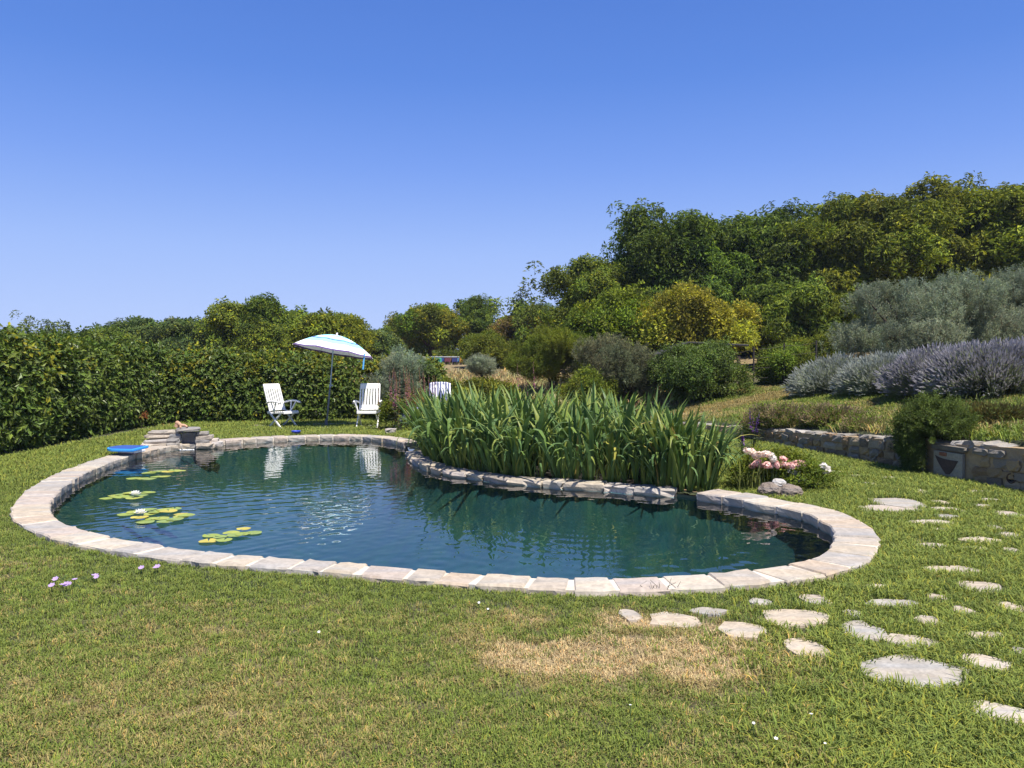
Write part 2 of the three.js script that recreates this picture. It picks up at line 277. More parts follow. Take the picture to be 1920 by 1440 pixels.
{
  const rnd = RNG(23), root = new THREE.Group(); root.name = 'bed_edging'; scene.add(root); tag(root, 'low row of rough stones between the irises and the water', null, null, 'structure');
  let i = 0; const step = edge[0].distanceTo(edge[1]);
  while (i < edge.length - 3) {
    const j = Math.min(edge.length - 1, i + Math.max(3, Math.round((0.26 + rnd() * 0.3) / step))), I = [], O = [];
    for (let q = 0; q <= 3; q++) { const a = Math.round(i + (j - i) * q / 3), t = edge[j].clone().sub(edge[i]).normalize(), back = q === 0 ? 0.012 : q === 3 ? -0.012 : 0; I.push(edge[a].clone().addScaledVector(t, back).addScaledVector(edgeN[a], (rnd() - 0.5) * 0.05)); O.push(edge[a].clone().addScaledVector(t, back).addScaledVector(edgeN[a], 0.26 + rnd() * 0.1)); }
    mesh('edging_stone', slabFrom(I, O, CT - 0.012 + (rnd() - 0.5) * 0.025, WL - 0.015, rnd, 0.045), rnd() < 0.7 ? rimMats[Math.floor(rnd() * 6)] : greyMats[Math.floor(rnd() * 4)], root);
    i = j;
  }
  const g = new GB(), L = (p, h) => V(p.x, h, p.z);
  for (let q = 0; q < edge.length - 1; q++) { const a = edge[q].clone().addScaledVector(edgeN[q], 0.05), b = edge[q + 1].clone().addScaledVector(edgeN[q + 1], 0.05), c = edge[q].clone().addScaledVector(edgeN[q], 0.4), d = edge[q + 1].clone().addScaledVector(edgeN[q + 1], 0.4); g.quad(L(a, CT - 0.07), L(b, CT - 0.07), L(d, CT - 0.07), L(c, CT - 0.07)); g.quad(L(a, CT - 0.07), L(a, WL - 0.02), L(b, WL - 0.02), L(b, CT - 0.07)); }
  mesh('footing', g.done(), stoneMat([0.12, 0.1, 0.08]), root);
}

// ------------------------------------------------------------------ stepping stones in the lawn
const steps = [[1181, 1151, 40, 20], [1268, 1161, 105, 24], [1330, 1144, 65, 14], [1392, 1179, 90, 30], [1425, 1126, 48, 13], [1495, 1156, 128, 34], [1508, 1211, 87, 36], [1531, 1121, 52, 20], [1617, 1178, 76, 37], [1601, 1146, 36, 14], [1670, 1128, 100, 16], [1649, 1097, 50, 9], [1708, 1199, 90, 25], [1740, 1160, 54, 19], [1713, 1257, 196, 58], [1755, 1116, 40, 12], [1782, 1066, 100, 13], [1841, 1097, 82, 20], [1805, 1141, 42, 13], [1897, 1134, 50, 18], [1847, 1189, 90, 15], [1848, 1238, 90, 33], [1885, 1335, 96, 44], [1914, 1218, 28, 12],
  [1683, 940, 84, 17], [1668, 952, 90, 14], [1764, 941, 28, 7], [1776, 953, 48, 8], [1774, 966, 44, 8], [1751, 977, 70, 10], [1890, 962, 44, 11], [1764, 991, 26, 7], [1867, 987, 26, 7], [1888, 1000, 38, 9], [1839, 1011, 68, 11], [1744, 1021, 52, 9], [1892, 1029, 26, 9], [1825, 1026, 36, 7], [1671, 895, 24, 5], [1605, 892, 25, 5], [1565, 884, 24, 5], [1833, 921, 36, 6], [1857, 937, 34, 7], [1841, 947, 30, 7], [1725, 920, 26, 6], [1630, 906, 26, 5]].map(([px, py, w, h]) => {
  const c = at(px, py, 0.015), a = at(px, py - h / 2, 0.015), b = at(px, py + h / 2, 0.015);
  return { x: c.x, z: (a.z + b.z) / 2, rx: w / 2 / F * -c.z * (py < 1050 ? 1.25 : 1.08), rz: Math.max(0.07, (b.z - a.z) / 2 * 1.12) };
});
{
  const rnd = RNG(31), root = new THREE.Group(); root.name = 'path'; scene.add(root); tag(root, 'flat pale stepping stones sunk in the grass beside the pond', null, null, 'structure');
  const mats = [[0.46, 0.40, 0.32], [0.51, 0.43, 0.325], [0.42, 0.385, 0.33], [0.48, 0.41, 0.335], [0.54, 0.47, 0.38]].map(c => stoneMat(c, 0.008));
  for (const s of steps) {
    const n = 7 + Math.floor(rnd() * 4), g = new GB(), T = [], B = [], o = rnd() * 6.28; 
    for (let i = 0; i < n; i++) { const a = -i / n * 6.283 + o + (rnd() - 0.5) * 0.5, r = 0.78 + 0.42 * rnd(); const y = 0.013 + (rnd() - 0.5) * 0.006; T.push(V(s.x + Math.cos(a) * s.rx * r * 0.97, ground(s.x, s.z) + y, s.z + Math.sin(a) * s.rz * r * 0.97)); B.push(V(s.x + Math.cos(a) * s.rx * r, ground(s.x, s.z) - 0.03, s.z + Math.sin(a) * s.rz * r)); }
    const m = V(s.x, ground(s.x, s.z) + 0.015, s.z); for (let i = 0; i < n; i++) { const j = (i + 1) % n; g.tri(m, T[i], T[j]); g.quad(T[i], B[i], B[j], T[j]); }
    const geo = g.done(), P = geo.attributes.position, U = geo.attributes.uv; for (let i = 0; i < P.count; i++) U.setXY(i, P.getX(i) / 0.8, (P.getZ(i) + P.getY(i)) / 0.8);
    mesh('stepping_stone', geo, mats[Math.floor(rnd() * 5)], root);
  }
}
// ------------------------------------------------------------------ retaining wall
const wallAt = (d, s, y) => V(wallX(d) + s / 0.978, y, -d);
{
  const rnd = RNG(41), W = thing('retaining_wall', 'low rubble stone retaining wall holding the upper lawn', 'wall');
  const g = new GB(), D = []; for (let d = 6.5; d <= 19.2; d += 0.3) D.push(d);
  for (let i = 0; i < D.length - 1; i++) { const a = D[i], b = D[i + 1], ha = pl(WT, a) + 0.0, hb = pl(WT, b) + 0.0, A = (s, y) => wallAt(a, s, y), B = (s, y) => wallAt(b, s, y); g.quad(A(0, -0.1), A(0, ha), B(0, hb), B(0, -0.1)); g.quad(A(0, ha), A(0.36, ha), B(0.36, hb), B(0, hb)); }
  const core = g.done(), P = core.attributes.position, U = core.attributes.uv; for (let i = 0; i < P.count; i++) U.setXY(i, P.getZ(i), P.getY(i) + P.getX(i));
  mesh('mortar', core, stoneMat([0.46, 0.33, 0.18], 0.02), W);
  const mats = [[0.44, 0.31, 0.16], [0.52, 0.37, 0.19], [0.36, 0.3, 0.22], [0.36, 0.24, 0.12], [0.56, 0.48, 0.36], [0.35, 0.31, 0.25], [0.47, 0.31, 0.17], [0.27, 0.21, 0.14], [0.54, 0.42, 0.26]].map(c => stoneMat(c, 0.016));
  const ang = Math.atan2(0.2156, 1), shapes = []; for (let i = 0; i < 14; i++) shapes.push(roughStone(1, 1, 1, rnd, 0.09));
  const put = (d, y, w, h, s, t, m) => { const o = mesh('wall_stone', shapes[Math.floor(rnd() * 14)], m, W); o.position.copy(wallAt(d, s, y)); o.rotation.set((rnd() - 0.5) * 0.14, ang, (rnd() - 0.5) * 0.1); o.scale.set(t, h, w); };
  for (let y = 0.02, r = 0; y < 0.56; r++) {
    const h = 0.1 + rnd() * 0.05;
    for (let d = 7.4 + rnd() * 0.2; d < 19;) {
      const w = (0.12 + rnd() * 0.2) * (d > 13 ? 1.2 : 1), top = pl(WT, d);
      if (y + h * 0.6 < top && !(d > 10.15 && d < 10.85) && rnd() < 0.93) put(d, y + h / 2, w * 0.94, Math.min(h, top - y + 0.03) * (0.8 + rnd() * 0.25), 0.03 + rnd() * 0.025, 0.15, mats[Math.floor(rnd() * 9)]);
      d += w;
    }
    y += h;
  }
  const cap = [[0.42, 0.38, 0.32], [0.5, 0.47, 0.43], [0.36, 0.33, 0.28]].map(c => stoneMat(c, 0.016));
  for (let d = 7.2; d < 19.2;) { const w = 0.16 + rnd() * 0.26; if (rnd() < 0.85) { const o = mesh('cap_stone', shapes[Math.floor(rnd() * 14)], cap[Math.floor(rnd() * 3)], W); o.position.copy(wallAt(d, 0.13 + rnd() * 0.05, pl(WT, d) - 0.01)); o.rotation.set((rnd() - 0.5) * 0.2, ang + (rnd() - 0.5) * 0.3, (rnd() - 0.5) * 0.2); o.scale.set(0.3, 0.07 + rnd() * 0.05, w); } d += w; }
  // drain hole
  const pc = wallAt(9.54, -0.03, levelAt(897, 9.54)), pg = new THREE.LatheGeometry([[0.05, 0.16], [0.05, 0], [0.065, 0], [0.065, 0.16]].map(p => new THREE.Vector2(...p)), 18);
  const pipe = mesh('drain_pipe', pg, std([0.1, 0.06, 0.04], 0.9, { side: THREE.DoubleSide }), W); pipe.position.copy(pc); pipe.rotation.set(0, ang, -Math.PI / 2);
  const plug = mesh('drain_hole', new THREE.CylinderGeometry(0.049, 0.049, 0.01, 16), std([0.004, 0.004, 0.004], 1), W); plug.position.copy(pc).add(V(0.02, 0, 0)); plug.rotation.set(0, ang, -Math.PI / 2);
  // plaque
  const pq = thing('wall_plaque', 'square pale stone plaque with dark inverted triangle set in the wall', 'plaque', wallAt(10.52, -0.03, 0).toArray(), ang);
  const slab = new RoundedBoxGeometry(0.05, 0.36, 0.52, 1, 0.008); slab.translate(0, 0.2, 0); mesh('slab', slab, stoneMat([0.42, 0.37, 0.28], 0.006), pq);
  const sh = new THREE.Shape(); sh.moveTo(-0.22, 0.31); sh.bezierCurveTo(-0.1, 0.26, 0.08, 0.275, 0.19, 0.275); sh.bezierCurveTo(0.14, 0.2, 0.1, 0.12, 0.04, 0.075); sh.lineTo(-0.02, 0.07); sh.bezierCurveTo(-0.1, 0.14, -0.17, 0.22, -0.22, 0.31);
  const inl = new THREE.ExtrudeGeometry(sh, { depth: 0.01, bevelEnabled: false }); inl.rotateY(-Math.PI / 2); inl.scale(1, 1, 1); inl.translate(-0.022, 0, 0); mesh('triangle_inlay', inl, stoneMat([0.1, 0.065, 0.05], 0.004), pq);
  const tile = new RoundedBoxGeometry(0.012, 0.05, 0.13, 1, 0.003); tile.translate(-0.027, 0.34, -0.08); mesh('red_tile', tile, stoneMat([0.33, 0.13, 0.07], 0.002), pq);
  const lint = roughStone(0.12, 0.07, 0.62, rnd, 0.08); lint.translate(0.02, 0.43, 0); mesh('lintel', lint, stoneMat([0.2, 0.17, 0.13], 0.01), pq);
}

// ------------------------------------------------------------------ foliage helpers
function spray(seed, { n = 30, len = 0.14, wid = 0.06, L = 0.6, R = 0.4, up = 0.5, fold = 0.25, vary = 0.35, yellow = 0, yc = [2.2, 1.7, 0.5], twig = true, tip = 0.5 } = {}) {
  const r = RNG(seed), g = new GB();
  for (let i = 0; i < n; i++) {
    const y = L * Math.pow(r(), 0.8), q = r() * 6.283, rr = R * Math.sqrt(r()) * (1 - tip * y / L), b = V(Math.cos(q) * rr, y, Math.sin(q) * rr);
    const dir = V(Math.cos(q) * (0.4 + r()), up + (r() - 0.5) * 1.3, Math.sin(q) * (0.4 + r())).normalize(), side = dir.clone().cross(V(r() - 0.5, r() + 0.3, r() - 0.5)).normalize(), nn = side.clone().cross(dir);
    const l = len * (0.65 + 0.7 * r()), w = wid * (0.7 + 0.6 * r()) / 2, k = 1 - vary / 2 + vary * r(), ye = r() < yellow, c = ye ? yc.map(v => v * k) : [k * (0.9 + 0.25 * r()), k, k * (0.8 + 0.4 * r())];
    const m = b.clone().addScaledVector(dir, l * 0.45), t = b.clone().addScaledVector(dir, l).addScaledVector(nn, -l * 0.12), a1 = m.clone().addScaledVector(side, w).addScaledVector(nn, w * fold * 2), a2 = m.clone().addScaledVector(side, -w).addScaledVector(nn, w * fold * 2);
    g.tri(b, a1, t, c); g.tri(b, t, a2, c);
  }
  if (twig) { const c = [0.9, 0.6, 0.5]; g.tri(V(-0.008, 0, 0), V(0.008, 0, 0), V(0, L * 0.8, 0), c); g.tri(V(0, 0, -0.008), V(0, 0, 0.008), V(0, L * 0.8, 0), c); }
  return g.done();
}
const Q = new THREE.Quaternion(), UP = V(0, 1, 0), M4 = new THREE.Matrix4();
function scatter(name, geo, mat, list, parent = scene) {               // list of {p, dir, twist, s, c}
  const im = new THREE.InstancedMesh(geo, mat, list.length); im.name = parent === scene ? numbered(name) : name; im.castShadow = im.receiveShadow = true;
  list.forEach((e, i) => {
    Q.setFromUnitVectors(UP, e.dir); const q2 = new THREE.Quaternion().setFromAxisAngle(UP, e.twist); Q.multiply(q2);
    const s = e.s; M4.compose(e.p, Q, typeof s === 'number' ? V(s, s, s) : s); im.setMatrixAt(i, M4); if (e.c) im.setColorAt(i, liC(...e.c));
  });
  parent.add(im); im.userData.kind = 'stuff'; return im;
}
const unit = r => { let v; do { v = V(r() * 2 - 1, r() * 2 - 1, r() * 2 - 1); } while (v.lengthSq() > 1 || v.lengthSq() < 0.01); return v.normalize(); };
function lobesIn(r, W, H, D, n, y0, size = 0.36) {            // many small clumps in an uneven envelope
  const o = [], so = r() * 50, m = Math.round(n * 4.4 * Math.min(1.6, 0.36 / size)), low = Math.min(W, H);
  for (let i = 0; i < m; i++) {
    const u = unit(r), k = Math.pow(r(), 0.33), e = 0.48 + 0.95 * fbm(u.x * 1.6 + so, u.y * 1.6 + u.z * 1.1 + so, 3), q = size * 0.36 * (0.5 + 1.0 * r()) * low, f = Math.pow(Math.abs(u.y), 0.75) * Math.sign(u.y);
    o.push({ c: V(u.x * k * e * W * 0.5, y0 + H * (0.5 + 0.47 * f * k * e), u.z * k * e * D * 0.5), r: V(q * 1.15, q * 0.85, q * 1.15) });
  }
  return o;
}
function leaves(lobes, count, r, { s = 1, out = 0.7, up = 0.4, tint = 0.3, hue = 0.2, inner = 0.3, gaps = 0.24 } = {}) {
  const A = lobes.map(l => Math.pow(l.r.x * l.r.y * l.r.z, 0.667)), tot = A.reduce((a, b) => a + b, 0), list = [];
  lobes.forEach((l, i) => {
    const lt = 1 + (r() - 0.5) * tint * 1.25, ly = 1 + (r() - 0.5) * hue;
    for (let k = 0, n = Math.ceil(count * A[i] / tot); k < n; k++) {
      const d = unit(r); if (d.y < -0.4 && r() < 0.5) d.y *= -1; let rr = inner + (1.02 - inner) * Math.sqrt(r()); rr *= 0.72 + 0.62 * fbm(d.x * 1.7 + d.z * 0.9 + i * 3.1, d.y * 1.9 + d.z * 1.3 + i * 1.7, 2); if (r() < 0.1) rr *= 1.5;
      const p = l.c.clone().add(V(d.x * l.r.x * rr, d.y * l.r.y * rr, d.z * l.r.z * rr)), t = lt * (0.8 + 0.4 * r());
      const hole = noise(p.x * 1.15 + p.z * 0.6 + i * 0.3, p.y * 1.25 - p.z * 0.8); if (hole < gaps) continue;
      list.push({ p, dir: d.multiplyScalar(out).add(V(0, up, 0)).addScaledVector(unit(r), 0.4).normalize(), twist: r() * 6.28, s: s * (0.7 + 0.6 * r()), c: [t * ly, t, t * (0.9 + 0.2 * r())] });
    }
  });
  return list;
}
function plant(name, label, category, o, group) {                       // a tree or shrub: trunk and limbs, and a crown of leaf sprays
  const r = RNG(o.seed), x = acrossAt(o.px, o.d), z = -o.d, gy = o.gy !== undefined ? o.gy : ground(x, z), root = thing(name, label, category, [x, gy - 0.03, z], 0, group);
  const W = o.w / F * o.d, top = levelAt(o.top, o.d) - gy - (o.d > 27 ? 0.6 : 0.2), bot = Math.max(0.02, levelAt(o.bot, o.d) - gy), H = Math.max(0.4, top - bot), D = o.deep || W;
  const lobes = o.lobes ? o.lobes(r, W, H, D, bot) : lobesIn(r, W, H, D, o.n || 12, bot, o.size || 0.36);
  const limbs = [], fork = V((r() - 0.5) * 0.3, bot + H * (o.fork || 0.2), 0), R = o.trunk || 0.03 * W + 0.02;
  for (let k = 0; k < (o.stems || 1); k++) { const b = V((r() - 0.5) * W * 0.2 * (k ? 1 : 0), 0, (r() - 0.5) * 0.3); limbs.push(tube([b, b.clone().lerp(fork, 0.5).add(V((r() - 0.5) * 0.15, 0, 0)), fork.clone().add(V((r() - 0.5) * W * 0.1, 0, 0))], R, R * 0.7)); }
  lobes.forEach((l, i) => { if (i < 14) limbs.push(tube([fork, fork.clone().lerp(l.c, 0.5).add(V((r() - 0.5) * 0.2 * W * 0.3, -0.06 * H * r(), (r() - 0.5) * 0.1)), l.c.clone().add(V(0, l.r.y * 0.4, 0))], R * 0.55, R * 0.1, 5)); });
  mesh(o.stems > 1 ? 'stems' : 'trunk', merge(limbs), o.bark || barkMat, root);
  scatter(o.part || 'crown', o.geo, o.mat, leaves(lobes, o.count * 2.6, r, { ...o.look, s: (o.look.s || 1) * 0.78 }), root);
  return root;
}

// leaf shapes and colours
const treeSpray = spray(101, { n: 46, len: 0.18, wid: 0.095, L: 0.55, R: 0.42, yellow: 0.08, up: 0.2, vary: 0.6 });
const treeSpray2 = spray(102, { n: 44, len: 0.24, wid: 0.09, L: 0.6, R: 0.45, up: -0.1, yellow: 0.12, yc: [1.9, 1.6, 0.6], vary: 0.6 });
const yellowSpray = spray(103, { n: 40, len: 0.17, wid: 0.08, L: 0.6, R: 0.42, yellow: 0.4, yc: [1.45, 1.35, 0.5] });
const laurelSpray = spray(104, { n: 26, len: 0.105, wid: 0.046, L: 0.36, R: 0.15, up: 0.55, yellow: 0.07, yc: [2.6, 2.0, 0.6], vary: 0.6 });
const oliveSpray = spray(105, { n: 46, len: 0.085, wid: 0.017, L: 0.5, R: 0.11, up: 0.9, tip: 0.8, vary: 0.5 });
const shrubSpray = spray(106, { n: 34, len: 0.09, wid: 0.035, L: 0.36, R: 0.2, up: 0.6, yellow: 0.08 });
const greens = {
  deep: leafMat([0.085, 0.135, 0.014]), mid: leafMat([0.13, 0.18, 0.018]), fresh: leafMat([0.155, 0.2, 0.016]), ash: leafMat([0.16, 0.195, 0.014]),
  gold: leafMat([0.25, 0.255, 0.03]), olive: leafMat([0.27, 0.32, 0.2]), greyOlive: leafMat([0.17, 0.185, 0.09]), blue: leafMat([0.095, 0.14, 0.035]), rust: leafMat([0.19, 0.14, 0.045]),
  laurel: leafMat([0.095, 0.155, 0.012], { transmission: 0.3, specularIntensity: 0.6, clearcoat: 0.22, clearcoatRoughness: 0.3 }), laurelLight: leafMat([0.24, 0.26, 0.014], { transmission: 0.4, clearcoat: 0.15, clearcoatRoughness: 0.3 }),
};

scene.fog = new THREE.FogExp2(0xbfd2f2, 0.0003);

// ------------------------------------------------------------------ hedges
function hedge(label, path, hgt, thick, seed, light) {
  const r = RNG(seed), root = thing('laurel_hedge', label, 'hedge', [0, 0, 0]), list = [], gold = [], stems = [];
  const total = path.getLength();
  for (let k = 0, n = Math.round(total * 400); k < n; k++) {
    const u = r(), p = path.getPointAt(u), t = path.getTangentAt(u), nr = V(-t.z, 0, t.x), H = hgt(u) * (0.74 + 0.5 * fbm(u * total * 1.5 + seed, 3, 3)) * (r() < 0.06 ? 1.1 : 1), bul = 1 + 0.35 * (fbm(u * total * 0.9, seed, 2) - 0.5);
    const y = H * Math.pow(r(), 0.85); if (noise(u * total * 2.3 + seed, y * 2.2 + 5) < 0.3 && r() < 0.75) continue; const yy = y, f = y / H, half = thick / 2 * bul * (f > 0.85 ? 1 - (f - 0.85) * 2.5 : f < 0.1 ? 0.75 : 1), side = r() < 0.8 ? 1 : -1, depth = 0.8 + 0.35 * (fbm(u * total * 2.3, k % 97 * 0 + Math.floor(0) + seed, 2) - 0.5) - 0.5 * r() * r();
    const q = p.clone().addScaledVector(nr, half * side * depth); q.y = ground(q.x, q.z) + y;
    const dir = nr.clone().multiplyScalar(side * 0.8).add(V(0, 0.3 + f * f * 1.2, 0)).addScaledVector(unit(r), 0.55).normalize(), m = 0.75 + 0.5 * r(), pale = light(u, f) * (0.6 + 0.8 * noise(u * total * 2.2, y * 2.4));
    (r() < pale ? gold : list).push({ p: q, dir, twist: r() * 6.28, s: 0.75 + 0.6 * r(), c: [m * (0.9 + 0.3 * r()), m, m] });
  }
  for (let k = 0, n = Math.round(total * 26); k < n; k++) {        // upright shoots over the top
    const u = Math.floor(r() * total * 2.5) / (total * 2.5) + 0.05 * r() / total, p = path.getPointAt(Math.min(1, u)), t = path.getTangentAt(Math.min(1, u)), q = p.clone().addScaledVector(V(-t.z, 0, t.x), (r() - 0.5) * thick * 0.8); q.y = ground(q.x, q.z) + hgt(u) * (0.95 + 0.12 * r()) + 0.12 * noise(u * total * 3, seed); const m = 0.8 + 0.5 * r();
    (r() < light(u, 1) ? gold : list).push({ p: q, dir: V((r() - 0.5) * 0.4, 1, (r() - 0.5) * 0.4).normalize(), twist: r() * 6.28, s: 0.7 + 0.5 * r(), c: [m, m, m] });
  }
  for (let u = 0.02; u < 1; u += 0.35 / total) { const p = path.getPointAt(u), h = hgt(u); for (let k = 0; k < 2; k++) { const b = V(p.x + (r() - 0.5) * 0.2, ground(p.x, p.z) - 0.02, p.z + (r() - 0.5) * 0.2); stems.push(tube([b, b.clone().add(V((r() - 0.5) * 0.2, h * 0.4, (r() - 0.5) * 0.2)), b.clone().add(V((r() - 0.5) * 0.5, h * 0.85, (r() - 0.5) * 0.5))], 0.022, 0.006, 5)); } }
  mesh('stems', merge(stems), barkMat, root);
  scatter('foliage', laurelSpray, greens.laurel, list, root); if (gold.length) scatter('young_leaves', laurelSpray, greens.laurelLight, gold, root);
  return root;
}
const hp = a => new THREE.CatmullRomCurve3(a.map(([x, d]) => V(x, 0, -d)));
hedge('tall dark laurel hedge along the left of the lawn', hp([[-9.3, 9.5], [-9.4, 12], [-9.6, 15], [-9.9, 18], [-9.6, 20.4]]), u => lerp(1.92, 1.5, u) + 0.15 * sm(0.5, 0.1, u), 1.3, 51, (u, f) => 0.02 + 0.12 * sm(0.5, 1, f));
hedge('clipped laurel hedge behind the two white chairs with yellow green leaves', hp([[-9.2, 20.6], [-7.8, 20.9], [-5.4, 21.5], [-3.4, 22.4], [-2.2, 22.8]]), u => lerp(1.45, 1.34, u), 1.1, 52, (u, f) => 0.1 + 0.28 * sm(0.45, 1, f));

// ------------------------------------------------------------------ trees and shrubs behind
const T = (label, o, name = 'broadleaf_tree', cat = 'tree', group) => plant(name, label, cat, o, group);
const tl = { s: 1, tint: 0.5, hue: 0.25 };
// left row, beyond the hedge
T('leafy tree rising over the far left corner of the hedge', { px: 40, top: 612, bot: 690, w: 190, d: 28, seed: 201, geo: treeSpray, mat: greens.mid, count: 420, n: 11, look: { ...tl, s: 0.8 } });
T('small round tree between the left corner tree and the taller row', { px: 178, top: 606, bot: 690, w: 130, d: 38, seed: 202, geo: treeSpray, mat: greens.mid, count: 380, n: 10, look: tl });
T('grey green tree second in the row behind the left hedge', { px: 275, top: 590, bot: 690, w: 160, d: 42, seed: 203, geo: treeSpray, mat: greens.blue, count: 520, n: 13, look: tl });
T('tree with an even dark crown left of the tall broad one', { px: 382, top: 587, bot: 690, w: 150, d: 42, seed: 204, geo: treeSpray, mat: greens.blue, count: 520, n: 13, look: tl });
T('tall broad green tree highest of the row behind the left hedge', { px: 496, top: 558, bot: 690, w: 170, d: 40, seed: 205, geo: treeSpray, mat: greens.mid, count: 680, n: 15, look: tl });
T('yellowish green tree rising behind the striped parasol', { px: 618, top: 576, bot: 690, w: 120, d: 38, seed: 206, geo: treeSpray, mat: greens.fresh, count: 430, n: 11, look: tl });
T('small dark tree low between the parasol and the round tree', { px: 705, top: 612, bot: 690, w: 80, d: 46, seed: 207, geo: treeSpray, mat: greens.blue, count: 220, n: 8, look: tl });
T('low dark tree filling the gap under the tall broad one', { px: 560, top: 596, bot: 695, w: 120, d: 45, seed: 208, geo: treeSpray, mat: greens.deep, count: 360, n: 10, look: tl });
T('dark low tree filling the gap at the left of the row', { px: 110, top: 622, bot: 695, w: 150, d: 44, seed: 209, geo: treeSpray, mat: greens.deep, count: 360, n: 10, look: tl });
// middle
T('round tree with yellow patches and bare lower limbs over the beehives', { px: 806, top: 568, bot: 662, w: 158, d: 56, seed: 211, geo: treeSpray, mat: greens.fresh, count: 760, n: 14, trunk: 0.22, fork: 0.1, look: { s: 1.1, tint: 0.7, hue: 0.5 } });
T('slim dark oak standing clear against the sky', { px: 895, top: 546, bot: 640, w: 68, d: 56, seed: 212, geo: treeSpray, mat: greens.deep, count: 240, n: 9, size: 0.42, trunk: 0.16, look: { s: 0.95, tint: 0.4 } });
T('blue green pine like tree behind the rusty one', { px: 990, top: 556, bot: 650, w: 100, d: 54, seed: 213, geo: treeSpray, mat: greens.blue, count: 360, n: 10, look: tl });
T('rusty brown tree in front of the pine like one', { px: 972, top: 588, bot: 665, w: 90, d: 46, seed: 214, geo: yellowSpray, mat: greens.rust, count: 330, n: 9, look: { s: 1.1, tint: 0.4 } });
T('bushy green shrub at the right of the beehives', { px: 918, top: 618, bot: 690, w: 90, d: 42, seed: 215, geo: shrubSpray, mat: greens.fresh, count: 700, n: 9, stems: 3, look: { s: 1.5, tint: 0.5 } }, 'shrub', 'shrub');
T('big willow like shrub of light green upright shoots', { px: 1036, top: 606, bot: 722, w: 165, d: 29, seed: 216, geo: oliveSpray, mat: greens.fresh, count: 1900, n: 14, stems: 5, trunk: 0.05, part: 'foliage', look: { s: 1.1, up: 1.1, tint: 0.5 } }, 'shrub', 'shrub');
// right hand wood
T('slender pale tree at the left end of the wood', { px: 1106, top: 452, bot: 650, w: 112, d: 36, seed: 221, geo: treeSpray, mat: greens.mid, count: 520, n: 13, size: 0.34, look: { s: 0.95, tint: 0.5 } });
T('large dark green tree with a rounded top at left of the wood', { px: 1248, top: 392, bot: 610, w: 215, d: 38, seed: 222, geo: treeSpray2, mat: greens.deep, count: 1150, n: 17, look: { s: 1, tint: 0.5 } });
T('dark tree with bumpy top in the middle of the wood', { px: 1422, top: 384, bot: 640, w: 210, d: 40, seed: 223, geo: treeSpray2, mat: greens.deep, count: 1250, n: 17, look: { s: 1, tint: 0.5 } });
T('tree with loose top joining the middle and the tall wood', { px: 1535, top: 378, bot: 660, w: 190, d: 38, seed: 224, geo: treeSpray2, mat: greens.ash, count: 1150, n: 16, look: tl });
T('tall yellow green tree with small tufts above its top', { px: 1655, top: 350, bot: 640, w: 230, d: 37, seed: 225, geo: treeSpray2, mat: greens.ash, count: 1500, n: 19, look: tl });
T('tall yellow green tree standing over the olive tree', { px: 1800, top: 350, bot: 640, w: 230, d: 37, seed: 226, geo: treeSpray2, mat: greens.ash, count: 1500, n: 19, look: tl });
T('tall tree with sky showing through at the right end of the wood', { px: 1930, top: 350, bot: 640, w: 180, d: 35, seed: 227, geo: treeSpray2, mat: greens.ash, count: 850, n: 15, look: tl });
T('shaded tree deep in the wood behind the golden one', { px: 1345, top: 455, bot: 690, w: 260, d: 46, seed: 228, geo: treeSpray2, mat: greens.deep, count: 900, n: 14, look: { s: 1.2, tint: 0.3 } });
T('shaded tree deep in the wood behind the olive tree', { px: 1620, top: 430, bot: 700, w: 330, d: 45, seed: 229, geo: treeSpray2, mat: greens.deep, count: 1200, n: 15, look: { s: 1.2, tint: 0.3 } });
T('green tree with drooping boughs between the golden tree and the olive', { px: 1490, top: 520, bot: 655, w: 180, d: 31, seed: 230, geo: treeSpray2, mat: greens.mid, count: 800, n: 13, look: { s: 0.8, tint: 0.5, up: 0 } });
T('golden yellow leaved tree in front of the wood', { px: 1290, top: 530, bot: 680, w: 195, d: 30, seed: 231, geo: yellowSpray, mat: greens.gold, count: 900, n: 15, stems: 2, look: { s: 0.95, tint: 0.7, hue: 0.2 } });
T('yellow green tree left of the golden one', { px: 1152, top: 540, bot: 690, w: 130, d: 31, seed: 232, geo: yellowSpray, mat: greens.fresh, count: 620, n: 12, look: { s: 1, tint: 0.6, hue: 0.4 } });
{ // the low growth under the wood, one far mass
  const r = RNG(260), lob = []; for (let i = 0; i < 46; i++) { const d = 42 + 8 * r(), px = 950 + 1050 * i / 46 + 20 * r(), x = acrossAt(px, d), h = 1.6 + 1.6 * r(); lob.push({ c: V(x, ground(x, -d) + h * 0.4, -d), r: V(1.3, h, 1.2) }); }
  for (let i = 0; i < 34; i++) { const d = 62 + 8 * r(), px = -80 + 1000 * i / 34 + 20 * r(), x = acrossAt(px, d), h = 1.1 + 1.2 * r();  lob.push({ c: V(x, ground(x, -d) + h * 0.4, -d), r: V(1.4, h, 1.2) }); }
  tag(scatter('undergrowth', treeSpray, greens.mid, leaves(lob, 4200, r, { s: 1.1, tint: 0.6 })), 'dark undergrowth below the far trees', 'undergrowth', null, 'stuff');
}
